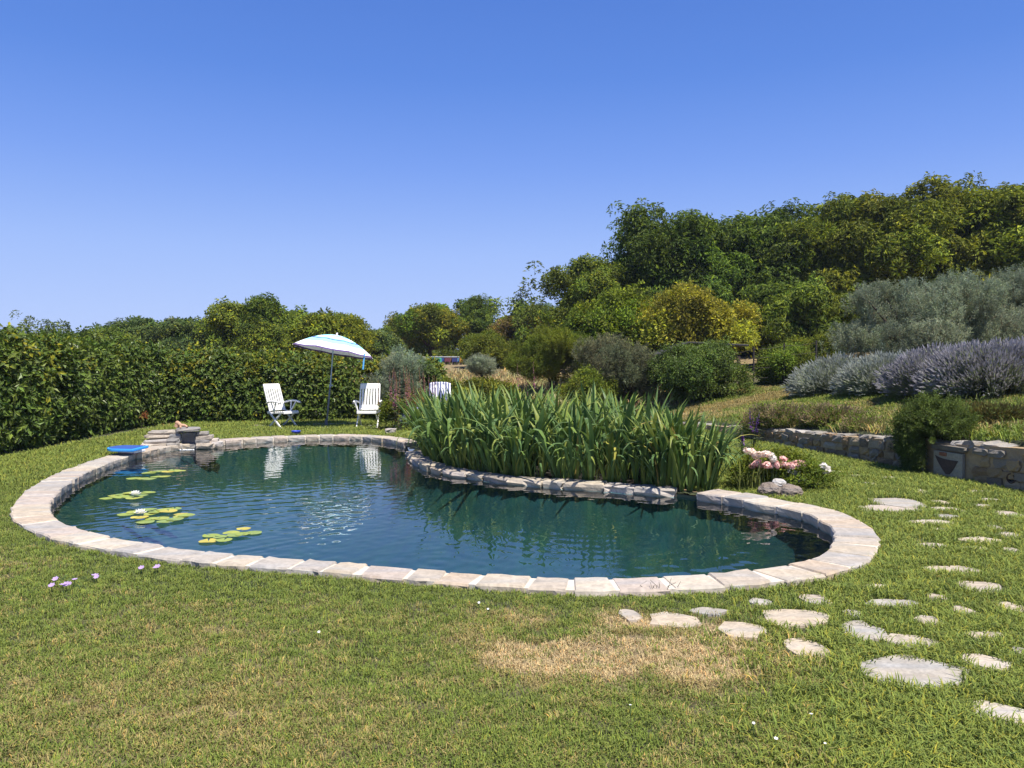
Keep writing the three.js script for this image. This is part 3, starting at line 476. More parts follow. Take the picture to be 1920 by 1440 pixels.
// shrubs nearer
T('laurel bush with glossy dark leaves by the striped chair', { px: 784, top: 668, bot: 790, w: 50, d: 21.5, seed: 241, geo: laurelSpray, mat: greens.laurel, count: 420, n: 8, stems: 3, part: 'foliage', look: { s: 1 } }, 'laurel_bush', 'bush');
T('low mixed laurel bush with yellow leaves behind the irises', { px: 895, top: 708, bot: 790, w: 165, d: 22.5, deep: 1.4, seed: 242, geo: laurelSpray, mat: greens.laurelLight, count: 1150, n: 13, stems: 4, part: 'foliage', look: { s: 1, tint: 0.9 } }, 'laurel_bush', 'bush');
T('young silvery olive shrub right of the parasol', { px: 750, top: 648, bot: 780, w: 92, d: 20.8, seed: 243, geo: oliveSpray, mat: greens.olive, count: 330, n: 9, stems: 3, part: 'foliage', look: { s: 0.95, up: 1.1, tint: 0.4 } }, 'olive_shrub', 'shrub');
T('thin grey olive shrub over the dry bank', { px: 902, top: 655, bot: 705, w: 50, d: 30, seed: 244, geo: oliveSpray, mat: greens.olive, count: 260, n: 7, stems: 2, part: 'foliage', look: { s: 1, up: 1 } }, 'olive_shrub', 'shrub');
T('grey olive shrub left of the thicker olive behind the irises', { px: 1128, top: 638, bot: 770, w: 84, d: 25, seed: 245, geo: oliveSpray, mat: greens.greyOlive, count: 460, n: 9, stems: 2, part: 'foliage', look: { s: 0.95, up: 1, tint: 0.5 } }, 'olive_shrub', 'shrub');
T('thicker olive shrub just left of the dark round bush', { px: 1188, top: 650, bot: 772, w: 106, d: 24, seed: 246, geo: oliveSpray, mat: greens.greyOlive, count: 760, n: 11, stems: 3, part: 'foliage', look: { s: 0.9, up: 0.8, tint: 0.5 } }, 'olive_shrub', 'shrub');
T('dark round evergreen bush in front of the shed', { px: 1308, top: 638, bot: 750, w: 142, d: 23, seed: 247, geo: shrubSpray, mat: greens.laurel, count: 1300, n: 13, stems: 4, part: 'foliage', size: 0.46, look: { s: 0.95, tint: 0.3 } }, 'evergreen_bush', 'bush');
T('bramble shrub by the wire fence', { px: 1468, top: 650, bot: 736, w: 112, d: 24, seed: 248, geo: shrubSpray, mat: greens.mid, count: 800, n: 11, stems: 4, part: 'foliage', look: { s: 1, tint: 0.6 } }, 'bramble_shrub', 'shrub');
T('yellow green shrub under the wood beside the olive tree', { px: 1530, top: 632, bot: 690, w: 120, d: 26, seed: 249, geo: shrubSpray, mat: greens.fresh, count: 600, n: 9, stems: 3, part: 'foliage', look: { s: 1.1, tint: 0.5 } }, 'shrub', 'shrub');
T('yellow leaved low shrub behind the irises', { px: 1108, top: 700, bot: 765, w: 90, d: 23.5, seed: 250, geo: shrubSpray, mat: greens.fresh, count: 420, n: 9, stems: 3, part: 'foliage', look: { s: 1, tint: 0.6 } }, 'shrub', 'shrub');
T('wide silver green olive tree above the lavender', { px: 1733, top: 526, bot: 706, w: 308, d: 20, deep: 3.6, seed: 251, geo: oliveSpray, mat: greens.olive, count: 3400, n: 22, size: 0.38, stems: 3, look: { s: 0.8, up: 1.3, tint: 0.35, hue: 0.1 } }, 'olive_tree', 'tree');
T('silver green olive tree cut by the right edge of the picture', { px: 1935, top: 516, bot: 700, w: 150, d: 21, seed: 252, geo: oliveSpray, mat: greens.olive, count: 1500, n: 13, stems: 2, look: { s: 0.8, up: 1.3, tint: 0.35, hue: 0.1 } }, 'olive_tree', 'tree');

// ------------------------------------------------------------------ lavender, salvia, rosemary on the terrace
const stalks = (seed, n, L, sp, tipC, baseC, wid = 0.008) => { const r = RNG(seed), g = new GB(); for (let i = 0; i < n; i++) { const q = r() * 6.28, a = sp * Math.sqrt(r()), l = L * (0.6 + 0.4 * r()), dir = V(Math.cos(q) * Math.sin(a), Math.cos(a), Math.sin(q) * Math.sin(a)), side = dir.clone().cross(V(r() - 0.5, 0.2, r() - 0.5)).normalize(), b = V((r() - 0.5) * 0.1, 0, (r() - 0.5) * 0.1), m = b.clone().addScaledVector(dir, l * 0.78), t = b.clone().addScaledVector(dir, l), k = 0.7 + 0.6 * r(); g.quad(b.clone().addScaledVector(side, wid * 0.4), b.clone().addScaledVector(side, -wid * 0.4), m.clone().addScaledVector(side, -wid * 0.4), m.clone().addScaledVector(side, wid * 0.4), baseC.map(v => v * k)); const s2 = side.clone().multiplyScalar(wid), mm = m.clone().lerp(t, 0.4); g.tri(m, mm.clone().add(s2), t, tipC.map(v => v * k)); g.tri(m, t, mm.clone().sub(s2), tipC.map(v => v * k)); const s3 = side.clone().cross(dir).multiplyScalar(wid); g.tri(m, mm.clone().add(s3), t, tipC.map(v => v * k)); g.tri(m, t, mm.clone().sub(s3), tipC.map(v => v * k)); } return g.done(); };
const lavStalk = stalks(301, 22, 0.5, 0.45, [0.36, 0.345, 0.355], [0.33, 0.37, 0.2], 0.013);
const lavPale = stalks(302, 22, 0.5, 0.45, [0.4, 0.42, 0.36], [0.36, 0.41, 0.24], 0.012);
const plainLeaf = leafMat([1, 1, 1], { clearcoat: 0, transmission: 0.25 });
const lavLeaf = spray(303, { n: 40, len: 0.07, wid: 0.01, L: 0.28, R: 0.12, up: 1 });
function dome(name, label, cat, px, base, topPy, w, d, deep, geo, count, seed, part, under, group, so = 1, lowGeo = lavLeaf) {
  const r = RNG(seed), x = acrossAt(px, d), gy = ground(x, -d), W = w / F * d / 2, H = levelAt(topPy, d) - gy, root = thing(name, label, cat, [x, gy - 0.02, -d], 0, group), list = [], low = [];
  for (let i = 0; i < count; i++) { const u = unit(r); u.y = Math.abs(u.y); const k = 0.42 + 0.35 * Math.sqrt(r()), p = V(u.x * W * k * 1.1, u.y * (H - 0.35) * k * 1.15, u.z * deep / 2 * k), t = 0.8 + 0.4 * r(); const e = { p, dir: V(u.x * 0.8, u.y * 0.9 + 0.35, u.z * 0.8).addScaledVector(unit(r), 0.2).normalize(), twist: r() * 6.28, s: so * (0.8 + 0.4 * r()), c: [t, t, t] }; list.push(e); if (i % 2) low.push({ ...e, p: p.clone().multiplyScalar(0.95), s: 0.9 + 0.5 * r() }); }
  const stems = []; for (let i = 0; i < 9; i++) { const q = r() * 6.28; stems.push(tube([V(0, 0, 0), V(Math.cos(q) * W * 0.3, H * 0.25, Math.sin(q) * deep * 0.12), V(Math.cos(q) * W * 0.6, H * 0.45, Math.sin(q) * deep * 0.3)], 0.014, 0.005, 5)); }
  mesh('stems', merge(stems), barkMat, root); scatter('foliage', lowGeo, under, low, root); scatter(part, geo, plainLeaf, list, root); return root;
}
const lg = leafMat([0.2, 0.24, 0.12]);
dome('lavender_bush', 'pale grey lavender bush at the left end of the row', 'lavender', 1580, 742, 664, 180, 19.5, 2.0, lavPale, 420, 311, 'flower_spikes', lg, 'lavender bushes along the terrace');
dome('lavender_bush', 'second pale grey lavender bush, just right of the first', 'lavender', 1680, 750, 660, 190, 17.5, 2.0, lavPale, 420, 312, 'flower_spikes', lg, 'lavender bushes along the terrace');
dome('lavender_bush', 'broad lilac lavender bush below the middle of the olive tree', 'lavender', 1772, 755, 646, 210, 15.5, 2.2, lavStalk, 560, 313, 'flower_spikes', lg, 'lavender bushes along the terrace');
dome('lavender_bush', 'large lilac lavender bush below the right side of the olive tree', 'lavender', 1868, 760, 634, 250, 14.3, 2.2, lavStalk, 680, 314, 'flower_spikes', lg, 'lavender bushes along the terrace');
dome('lavender_bush', 'lilac lavender bush cut by the right edge of the picture', 'lavender', 1965, 758, 624, 190, 14, 1.9, lavStalk, 480, 315, 'flower_spikes', lg, 'lavender bushes along the terrace');
dome('lavender_bush', 'lilac lavender bush in the back row under the olive tree', 'lavender', 1800, 740, 648, 200, 17.5, 1.8, lavStalk, 360, 316, 'flower_spikes', lg, 'lavender bushes along the terrace');
const salvLeaf = spray(319, { n: 26, len: 0.05, wid: 0.02, L: 0.24, R: 0.1, up: 0.8 });
const salv = stalks(320, 18, 0.36, 0.5, [0.46, 0.36, 0.2], [0.3, 0.36, 0.08], 0.012);
const sg = leafMat([0.2, 0.25, 0.06]);
dome('salvia_plant', 'faded salvia with pink tips at the left end of the wall', 'flowering plant', 1432, 805, 738, 84, 15.6, 0.9, salv, 120, 321, 'flower_spikes', greens.mid, 'salvias along the wall top', 0.8, salvLeaf);
dome('salvia_plant', 'brown seeding salvia just right of the pink tipped one', 'flowering plant', 1480, 808, 742, 80, 15.2, 0.9, salv, 110, 322, 'flower_spikes', greens.mid, 'salvias along the wall top', 0.8, salvLeaf);
dome('salvia_plant', 'salvia with mauve flowers midway along the wall top', 'flowering plant', 1562, 810, 742, 100, 14.4, 0.9, salv, 140, 323, 'flower_spikes', greens.mid, 'salvias along the wall top', 0.8, salvLeaf);
dome('salvia_plant', 'small straggly salvia left of the hanging rosemary', 'flowering plant', 1622, 815, 764, 66, 13.2, 0.6, salv, 50, 324, 'flower_spikes', greens.mid, 'salvias along the wall top', 0.7, salvLeaf);
dome('weedy_shrub', 'tall yellow green weeds on the terrace right of the rosemary', 'weeds', 1862, 830, 752, 110, 11.6, 0.9, stalks(330, 26, 0.42, 0.5, [0.2, 0.17, 0.05], [0.13, 0.16, 0.04], 0.012), 80, 325, 'stalks', sg, null, 0.85);
{ // rosemary hanging over the wall
  const r = RNG(341), d = 11.1, x = wallX(d) + 0.22, gy = pl(WT, d), root = thing('rosemary_bush', 'dark rosemary bush hanging over the retaining wall', 'rosemary', [x, gy, -d]), list = [], st = [];
  const shoot = spray(342, { n: 70, len: 0.042, wid: 0.011, L: 0.32, R: 0.035, up: 0.9, tip: 0.2, vary: 0.5 });
  for (let i = 0; i < 1100; i++) {
    const q = r() * 6.28, k = Math.sqrt(r()), hang = r() < 0.32, y = hang ? -0.4 * r() * r() + 0.12 : 0.05 + 0.45 * r() * (1.15 - 0.6 * k * k);
    const p = hang ? V(-0.28 - 0.05 * r(), y, (r() - 0.5) * 0.55) : V(Math.cos(q) * 0.34 * k - 0.02, y, Math.sin(q) * 0.42 * k), dir = hang ? V(-0.5 + 0.2 * r(), -1 + 0.8 * r() * (y > 0 ? 1.5 : 0.3), (r() - 0.5) * 0.7) : V(Math.cos(q) * (0.3 + k), 0.75 + 0.5 * r() - 0.5 * k, Math.sin(q) * (0.3 + k)).addScaledVector(unit(r), 0.3);
    const t = 0.7 + 0.6 * r(); list.push({ p: p.multiply(V(0.85, 0.85, 0.82)), dir: dir.normalize(), twist: r() * 6.28, s: 0.6 + 0.45 * r(), c: [t, t, t] });
  }
  for (let i = 0; i < 10; i++) { const q = r() * 6.28; st.push(tube([V(0.05, -0.05, 0), V(Math.cos(q) * 0.15, 0.15, Math.sin(q) * 0.2), V(Math.cos(q) * 0.3, 0.22, Math.sin(q) * 0.42)], 0.014, 0.005, 5)); }
  mesh('stems', merge(st), barkMat, root); scatter('foliage', shoot, leafMat([0.11, 0.155, 0.025], { clearcoat: 0.1 }), list, root);
}

// ------------------------------------------------------------------ irises
function bladeLeaf(L, w, bend, curl, fold = 0.3) {                      // a sword leaf growing up, bending towards +x; curl bends the tip over
  const n = 9, g = new GB(), rows = []; let p = V(0, 0, 0), a = 0;
  for (let i = 0; i <= n; i++) { const t = i / n, ww = w * (t < 0.5 ? 0.65 + 0.7 * t : 1 - Math.pow((t - 0.5) / 0.5, 2.2) * 0.97) / 2, nn = V(Math.cos(a), -Math.sin(a), 0); rows.push([p.clone().add(V(0, 0, -ww)).addScaledVector(nn, ww * fold), p.clone(), p.clone().add(V(0, 0, ww)).addScaledVector(nn, ww * fold)]); a += bend / n + (t > 0.55 ? curl / n * 2.2 : 0); p = p.clone().add(V(Math.sin(a) * L / n, Math.cos(a) * L / n, 0)); }
  for (let i = 0; i < n; i++) for (let k = 0; k < 2; k++) { const y = 0.92 + 0.16 * (k), c = [y, y, y]; g.quad(rows[i][k], rows[i][k + 1], rows[i + 1][k + 1], rows[i + 1][k], c); }
  return g.done();
}
{
  const r = RNG(401), shapes = [];
  for (let i = 0; i < 16; i++) shapes.push(bladeLeaf(1, 0.042 + 0.018 * r(), 0.08 + 0.4 * r(), i % 4 === 0 ? 1.6 + 1.6 * r() : i % 4 === 1 ? 0.4 + 1.1 * r() : i % 4 === 2 ? 0.25 : 0.1));
  const arch = [0, 1, 2].map(() => bladeLeaf(1, 0.032, 0.9, 1.5 + r()));
  const tones = [[0.12, 0.2, 0.04], [0.1, 0.18, 0.052], [0.155, 0.225, 0.038], [0.22, 0.265, 0.05], [0.075, 0.14, 0.036]].map(c => leafMat(c, { transmission: 0.3, clearcoat: 0.18, clearcoatRoughness: 0.35 })), old = [[0.36, 0.34, 0.06], [0.4, 0.3, 0.08]].map(c => leafMat(c, { transmission: 0.3 }));
  const dead = leafMat([0.4, 0.13, 0.04], { transmission: 0.2 });
  const all = [];
  const fan = (x, z, n, h, out, spreadK, zone) => {
    const pl2 = r() * Math.PI, pd = V(Math.cos(pl2), 0, Math.sin(pl2));
    for (let i = 0; i < n; i++) {
      const f = (i + 0.5) / n * 2 - 1, lean = pd.clone().multiplyScalar(f * (0.1 + 0.3 * r()) * spreadK).add(out.clone().multiplyScalar(0.25 * r() + 0.08)).add(V((r() - 0.5) * 0.12, 0, (r() - 0.5) * 0.12)), dir = lean.clone().add(V(0, 1, 0)).normalize();
      const side = Math.atan2(-lean.z, lean.x) + (r() - 0.5) * 1.2;
      all.push({ p: V(x + f * 0.03 * pd.x, 0.0, z + f * 0.03 * pd.z), dir, twist: side, s: h * (0.62 + 0.46 * r()), zone, front: 0, k: Math.floor(r() * 16), tone: r() < 0.05 ? 10 : Math.floor(r() * 5) });
    }
  };
  const edgeBack = edge.map((p, i) => p.clone().addScaledVector(edgeN[i], 0.34));
  for (let i = 0, n = 0; n < 400 && i < 5000; i++) {
    const x = lerp(-2, 3.3, r()), z = lerp(-9.6, -16.5, r()); if (!inPoly(bed, x, z)) continue; n++;
    const de = distPoly(edgeBack, x, z, false), left = sm(-0.8, -1.6, x), out = V(-left * 0.8, 0, 0.9).multiplyScalar(sm(0.7, 0, de)).add(V(-0.35 * left, 0, 0)).add(V(0.15 * sm(2.4, 3.1, x), 0, 0));
    fan(x, z, 7, lerp(1.05, 1.38, r()) * lerp(1, 0.88, sm(1.0, 2.6, x)) * lerp(1, 0.9, Math.max(left, sm(-14, -15, z))), out, 1 + sm(0.6, 0, de) * 0.8, 0);
  }
  // front fringe, drooping over the stones
  for (let i = 4; i < edgeBack.length - 1; i += 1) for (let k = 0; k < 2; k++) { const p = edgeBack[i], t = i / edgeBack.length; fan(p.x + (r() - 0.5) * 0.2, p.z - r() * 0.1, 4, 0.6 + 0.45 * r(), V(-0.7 * sm(0.35, 0, t), 0, 0.9), 1.3, 0); }
  const c2 = at(1292, 918, 0.02);
  for (let i = 0; i < 30; i++) { const q = r() * 6.28, k = 0.4 * Math.sqrt(r()), o = V(Math.cos(q), 0, Math.sin(q)).multiplyScalar(k * 2.2); fan(c2.x + Math.cos(q) * k, c2.z - 0.12 + Math.sin(q) * k * 0.7, 8, 1.02, o.add(V(0.06, 0, 0)), 1.0, 1); }
  const eye = camera.position; all.forEach(e => { e.front = e.p.distanceTo(eye) + (e.zone ? -0.2 : 0); });
  const build = (name, label, zone, limit) => {
    const root = thing(name, label, 'iris plants', [0, 0, 0]), L = all.filter(e => e.zone === zone).sort((a, b) => a.front - b.front), rest = tones.concat(old).map(() => shapes.map(() => []));
    L.forEach((e, i) => {
      const ti = e.tone === 10 ? 5 + (i % 2) : e.tone, m = [...tones, ...old][ti], q = new THREE.Quaternion().setFromUnitVectors(UP, e.dir).multiply(new THREE.Quaternion().setFromAxisAngle(UP, e.twist));
      if (i < limit) { const o = mesh('iris_leaf', shapes[e.k], m, root); o.position.copy(e.p); o.quaternion.copy(q); o.scale.setScalar(e.s); } else rest[ti % 5][e.k].push(e);
    });
    const geos = []; rest.forEach((row, ti) => { row.forEach((lst, k) => lst.forEach(e => { const g = shapes[e.k].clone(), c = g.attributes.color, tn = ti < 5 ? tones[ti].color : old[ti - 5].color; for (let i = 0; i < c.count; i++) c.setXYZ(i, tn.r * c.getX(i), tn.g * c.getY(i), tn.b * c.getZ(i)); M4.compose(e.p, new THREE.Quaternion().setFromUnitVectors(UP, e.dir).multiply(new THREE.Quaternion().setFromAxisAngle(UP, e.twist)), V(e.s, e.s, e.s)); g.applyMatrix4(M4); geos.push(g); })); });
    if (geos.length) { const o = mesh('rear_leaves', mergeGeometries(geos), leafMat([1, 1, 1], { transmission: 0.3, clearcoat: 0.18, clearcoatRoughness: 0.35 }), root); o.userData.kind = 'stuff'; }
    return root;
  };
  const bedRoot = build('iris_bed', 'broad bed of tall sword leaved irises behind the stone edging', 0, 280);
  build('iris_clump', 'dense tall iris clump in the gap at the right end of the edging', 1, 176);
  // yellowing arched leaves hanging out to the water
  for (const [px, py, s, tw, m, k] of [[905, 884, 0.42, 2.9, 0, 0], [930, 888, 0.5, 0.3, 0, 1], [960, 893, 0.5, 3.3, 0, 2], [1000, 897, 0.4, 1.2, 1, 0], [1010, 897, 0.45, -1.4, 0, 1], [1030, 899, 0.42, -1.2, 0, 2], [1075, 903, 0.5, 0.4, 0, 0], [1050, 902, 0.5, 3.4, 0, 1], [1150, 908, 0.55, -2, 0, 2]]) { const p = at(px, py - 12, 0.04), o = mesh('yellowing_leaf', arch[k], old[m], bedRoot); o.position.copy(p).add(V(0, 0, -0.2)); o.rotation.set(0.35, tw, 0); o.scale.setScalar(s); }
  for (const [px, py, s] of [[1003, 884, 0.16], [984, 880, 0.12], [996, 836, 0.1], [1075, 823, 0.12]]) { const p = at(px, py, 0.06), o = mesh('withered_leaf', arch[0], dead, bedRoot); o.position.copy(p); o.rotation.set(0.3, s * 40, 0.5); o.scale.setScalar(s * 1.4); }
}

// ------------------------------------------------------------------ flowers round the bed
const spikeGeo = (seed, L, col, stem) => { const r = RNG(seed), g = new GB(); g.quad(V(-0.005, 0, 0), V(0.005, 0, 0), V(0.003, L, 0), V(-0.003, L, 0), stem); g.quad(V(0, 0, -0.005), V(0, 0, 0.005), V(0, L, 0.003), V(0, L, -0.003), stem); for (let i = 0; i < 46; i++) { const y = L * (0.5 + 0.5 * r()), q = r() * 6.28, w = 0.035 * (1.25 - y / L), b = V(0, y, 0), d = V(Math.cos(q), 0.5, Math.sin(q)).multiplyScalar(w), s = V(-Math.sin(q), 0.2, Math.cos(q)).multiplyScalar(w * 0.5), k = 0.7 + 0.6 * r(); g.quad(b, b.clone().addScaledVector(d, 0.6).add(s), b.clone().add(d), b.clone().addScaledVector(d, 0.6).sub(s), col.map(v => v * k)); } for (let i = 0; i < 16; i++) { const y = L * 0.6 * r(), q = r() * 6.28, d = V(Math.cos(q), 0.3, Math.sin(q)), s = V(-Math.sin(q), 0, Math.cos(q)); g.quad(V(0, y, 0), V(0, y, 0).addScaledVector(d, 0.05).addScaledVector(s, 0.012), V(0, y, 0).addScaledVector(d, 0.11), V(0, y, 0).addScaledVector(d, 0.05).addScaledVector(s, -0.012), [0.1, 0.13, 0.05]); } return g.done(); };
{
  const r = RNG(451), pink = spikeGeo(452, 1, [0.55, 0.2, 0.36], [0.2, 0.15, 0.06]), rusty = spikeGeo(453, 1, [0.5, 0.27, 0.2], [0.26, 0.16, 0.07]), violet = spikeGeo(454, 1, [0.3, 0.09, 0.5], [0.08, 0.1, 0.05]), flowerMat = leafMat([1, 1, 1], { clearcoat: 0, transmission: 0.3 });
  const clump = (name, label, px, py, n, w, hs, geos, lowLeaf, seed) => {
    const p = at(px, py, 0), root = thing(name, label, 'flowering plant', [p.x, 0, p.z]);
    for (let i = 0; i < n; i++) { const o = mesh('flower_spike', geos[i % geos.length], flowerMat, root); o.position.set((r() - 0.5) * w, 0, (r() - 0.5) * w * 0.8); o.rotation.set((r() - 0.5) * 0.25, r() * 6.28, (r() - 0.5) * 0.3); o.scale.set(1.6, hs * (0.75 + 0.35 * r()), 1.6); }
    if (lowLeaf) scatter('foliage', shrubSpray, lowLeaf, leaves(lobesIn(r, w * 1.0, hs * 0.42, w, 6, 0.02), 90, r, { s: 0.7, up: 0.9 }), root);
    return root;
  };
  clump('loosestrife_plant', 'pink and rust flower spikes right of the right hand white chair', 742, 808, 16, 0.75, 1.35, [pink, rusty], greens.fresh, 1);
  clump('loosestrife_plant', 'rusty flower spikes leaning by the left end of the irises', 785, 800, 14, 0.8, 1.45, [rusty, rusty, pink], greens.rust, 2);
  clump('loosestrife_plant', 'few pink flower spikes rising out of the middle of the irises', 985, 800, 4, 1.6, 1.55, [pink], null, 3);
  clump('purple_sage', 'tall purple flower spike at the left end of the wall', 1415, 846, 4, 0.1, 0.8, [violet], null, 4);
  clump('purple_sage', 'shorter purple flower spikes left of the tall one', 1392, 858, 3, 0.25, 0.4, [violet], null, 5);
  // pale blue flower heads by the loosestrife
  const bp = at(768, 808, 0), bl = thing('agapanthus_plant', 'pale blue round flower heads left of the irises', 'flowering plant', [bp.x, 0, bp.z]);
  const head = (rad, n, seed, cols) => { const q = RNG(seed), g = new GB(); for (let i = 0; i < n; i++) { const u = unit(q), s = u.clone().cross(unit(q)).normalize(), t = u.clone().cross(s), c = u.clone().multiplyScalar(rad * (0.6 + 0.4 * q())), k = rad * 0.52, col = cols[Math.floor(q() * cols.length)]; g.quad(c.clone().addScaledVector(s, k), c.clone().addScaledVector(t, k).addScaledVector(u, k * 0.4), c.clone().addScaledVector(s, -k), c.clone().addScaledVector(t, -k).addScaledVector(u, k * 0.4), col); } return g.done(); };
  const bh = head(0.07, 34, 460, [[0.5, 0.52, 0.75], [0.6, 0.62, 0.8]]);
  for (const [x, y, z] of [[0.02, 0.42, 0], [-0.1, 0.36, 0.1], [-0.2, 0.28, 0.05], [0.12, 0.5, -0.1]]) { mesh('stem', tube([V(x * 0.4, 0, z), V(x, y, z)], 0.006, 0.004, 5), std([0.1, 0.14, 0.05]), bl); const o = mesh('flower_head', bh, flowerMat, bl); o.position.set(x, y, z); }
  // roses
  const rp = at(1445, 918, 0), rose = thing('rose_bush', 'low rose bush with pink and white blooms beside the pond rim', 'rose bush', [rp.x, 0, rp.z]);
  const rf = [[[0.85, 0.5, 0.45], [0.85, 0.62, 0.58]], [[0.88, 0.75, 0.66], [0.85, 0.66, 0.56]], [[0.85, 0.8, 0.74], [0.8, 0.74, 0.68]]].map((c, i) => head(0.05, 34, 470 + i, c));
  scatter('foliage', shrubSpray, greens.fresh, leaves([{ c: V(-0.1, 0.13, -0.1), r: V(0.36, 0.16, 0.22) }, { c: V(0.4, 0.12, 0.0), r: V(0.34, 0.15, 0.2) }, { c: V(0.15, 0.2, -0.3), r: V(0.36, 0.18, 0.22) }], 620, r, { s: 0.38, up: 0.7, gaps: 0.1 }), rose);
  const D = -rp.z; for (const [px, py, k] of [[1404, 846, 1], [1414, 850, 1], [1422, 853, 1], [1432, 852, 1], [1440, 851, 1], [1447, 856, 2], [1452, 861, 2], [1412, 874, 0], [1420, 868, 0], [1425, 873, 0], [1440, 872, 0], [1449, 873, 1], [1458, 871, 0], [1466, 872, 0], [1478, 873, 0], [1487, 873, 0], [1495, 872, 0], [1500, 868, 0], [1508, 871, 0], [1470, 860, 0], [1487, 883, 2], [1494, 887, 2], [1502, 893, 2], [1505, 898, 2], [1546, 874, 2], [1551, 881, 2]]) {
    const o = mesh('bloom', rf[k], flowerMat, rose), dd = D - 0.25 + 0.35 * r(); o.position.set(acrossAt(px, dd) - rp.x, levelAt(py, dd), rp.z * 0 - dd - rp.z); o.rotation.set(r() * 3, r() * 3, 0); o.scale.set(0.7 + 0.6 * r(), 0.6 + 0.3 * r(), 0.7 + 0.5 * r());
    mesh('stem', tube([V(o.position.x * 0.7, 0.02, o.position.z * 0.7), o.position.clone()], 0.005, 0.003, 4), std([0.1, 0.14, 0.05]), rose);
  }
  { const q = at(1287, 924, -0.03), o = mesh('rock', roughStone(0.26, 0.12, 0.22, r, 0.2), stoneMat([0.22, 0.15, 0.08], 0.01)); o.position.set(q.x, -0.06, q.z); tag(o, 'brown wet stone in the gap between the edging and the rim', 'rock'); }
  // small yellow green iris by the rocks
  const yp = at(1412, 922, 0), yi = thing('young_iris', 'small yellow green iris tuft behind the rim by the roses', 'iris', [yp.x, 0, yp.z]), yb = [0, 1, 2].map(() => bladeLeaf(1, 0.05, 0.2 + 0.3 * r(), 0.3)), ym = leafMat([0.2, 0.22, 0.05], { transmission: 0.35 });
  for (let i = 0; i < 26; i++) { const o = mesh('iris_leaf', yb[i % 3], ym, yi); o.position.set((r() - 0.5) * 0.42, 0, (r() - 0.5) * 0.15); o.rotation.set((r() - 0.5) * 0.4, r() * 6.28, (r() - 0.5) * 0.5); o.scale.setScalar(0.22 + 0.2 * r()); }
  for (const [px, py, w, h, dd, lab, m] of [[1442, 930, 0.3, 0.2, 0.26, 'round grey brown rock left of the pair beside the rim', 1], [1478, 931, 0.32, 0.18, 0.26, 'round grey brown rock right of the pair beside the rim', 1], [1467, 912, 0.16, 0.1, 0.13, 'small white rock resting on top of the two brown rocks', 3]]) {
    const p = at(px, py, 0), g = new THREE.IcosahedronGeometry(0.5, 3), P = g.attributes.position; for (let i = 0; i < P.count; i++) { const v = V().fromBufferAttribute(P, i), k = 0.72 + 0.6 * fbm(v.x * 5 + px, v.y * 5 + v.z * 4, 4); P.setXYZ(i, v.x * k, v.y * k, v.z * k); } g.computeVertexNormals();
    const o = mesh('rock', g, m === 3 ? stoneMat([0.55, 0.52, 0.48], 0.01) : stoneMat([0.27, 0.22, 0.18], 0.03)); o.scale.set(w, h, dd); o.position.set(m === 3 ? at(1460, 930, 0).x : p.x, m === 3 ? 0.16 : 0.055, m === 3 ? at(1460, 930, 0).z : p.z); tag(o, lab, 'rock');
  }
  for (const [px, py, w, lab] of [[733, 815, 0.22, 'pale rock at the end of the far rim below the flower spikes'], [742, 808, 0.2, 'pale rock leaning behind another at the end of the far rim']]) { const p = at(px, py, 0), o = mesh('rock', roughStone(w, 0.14, 0.16, r, 0.2), stoneMat([0.46, 0.4, 0.34], 0.01)); o.position.set(p.x, 0.06, p.z); tag(o, lab, 'rock'); }
}

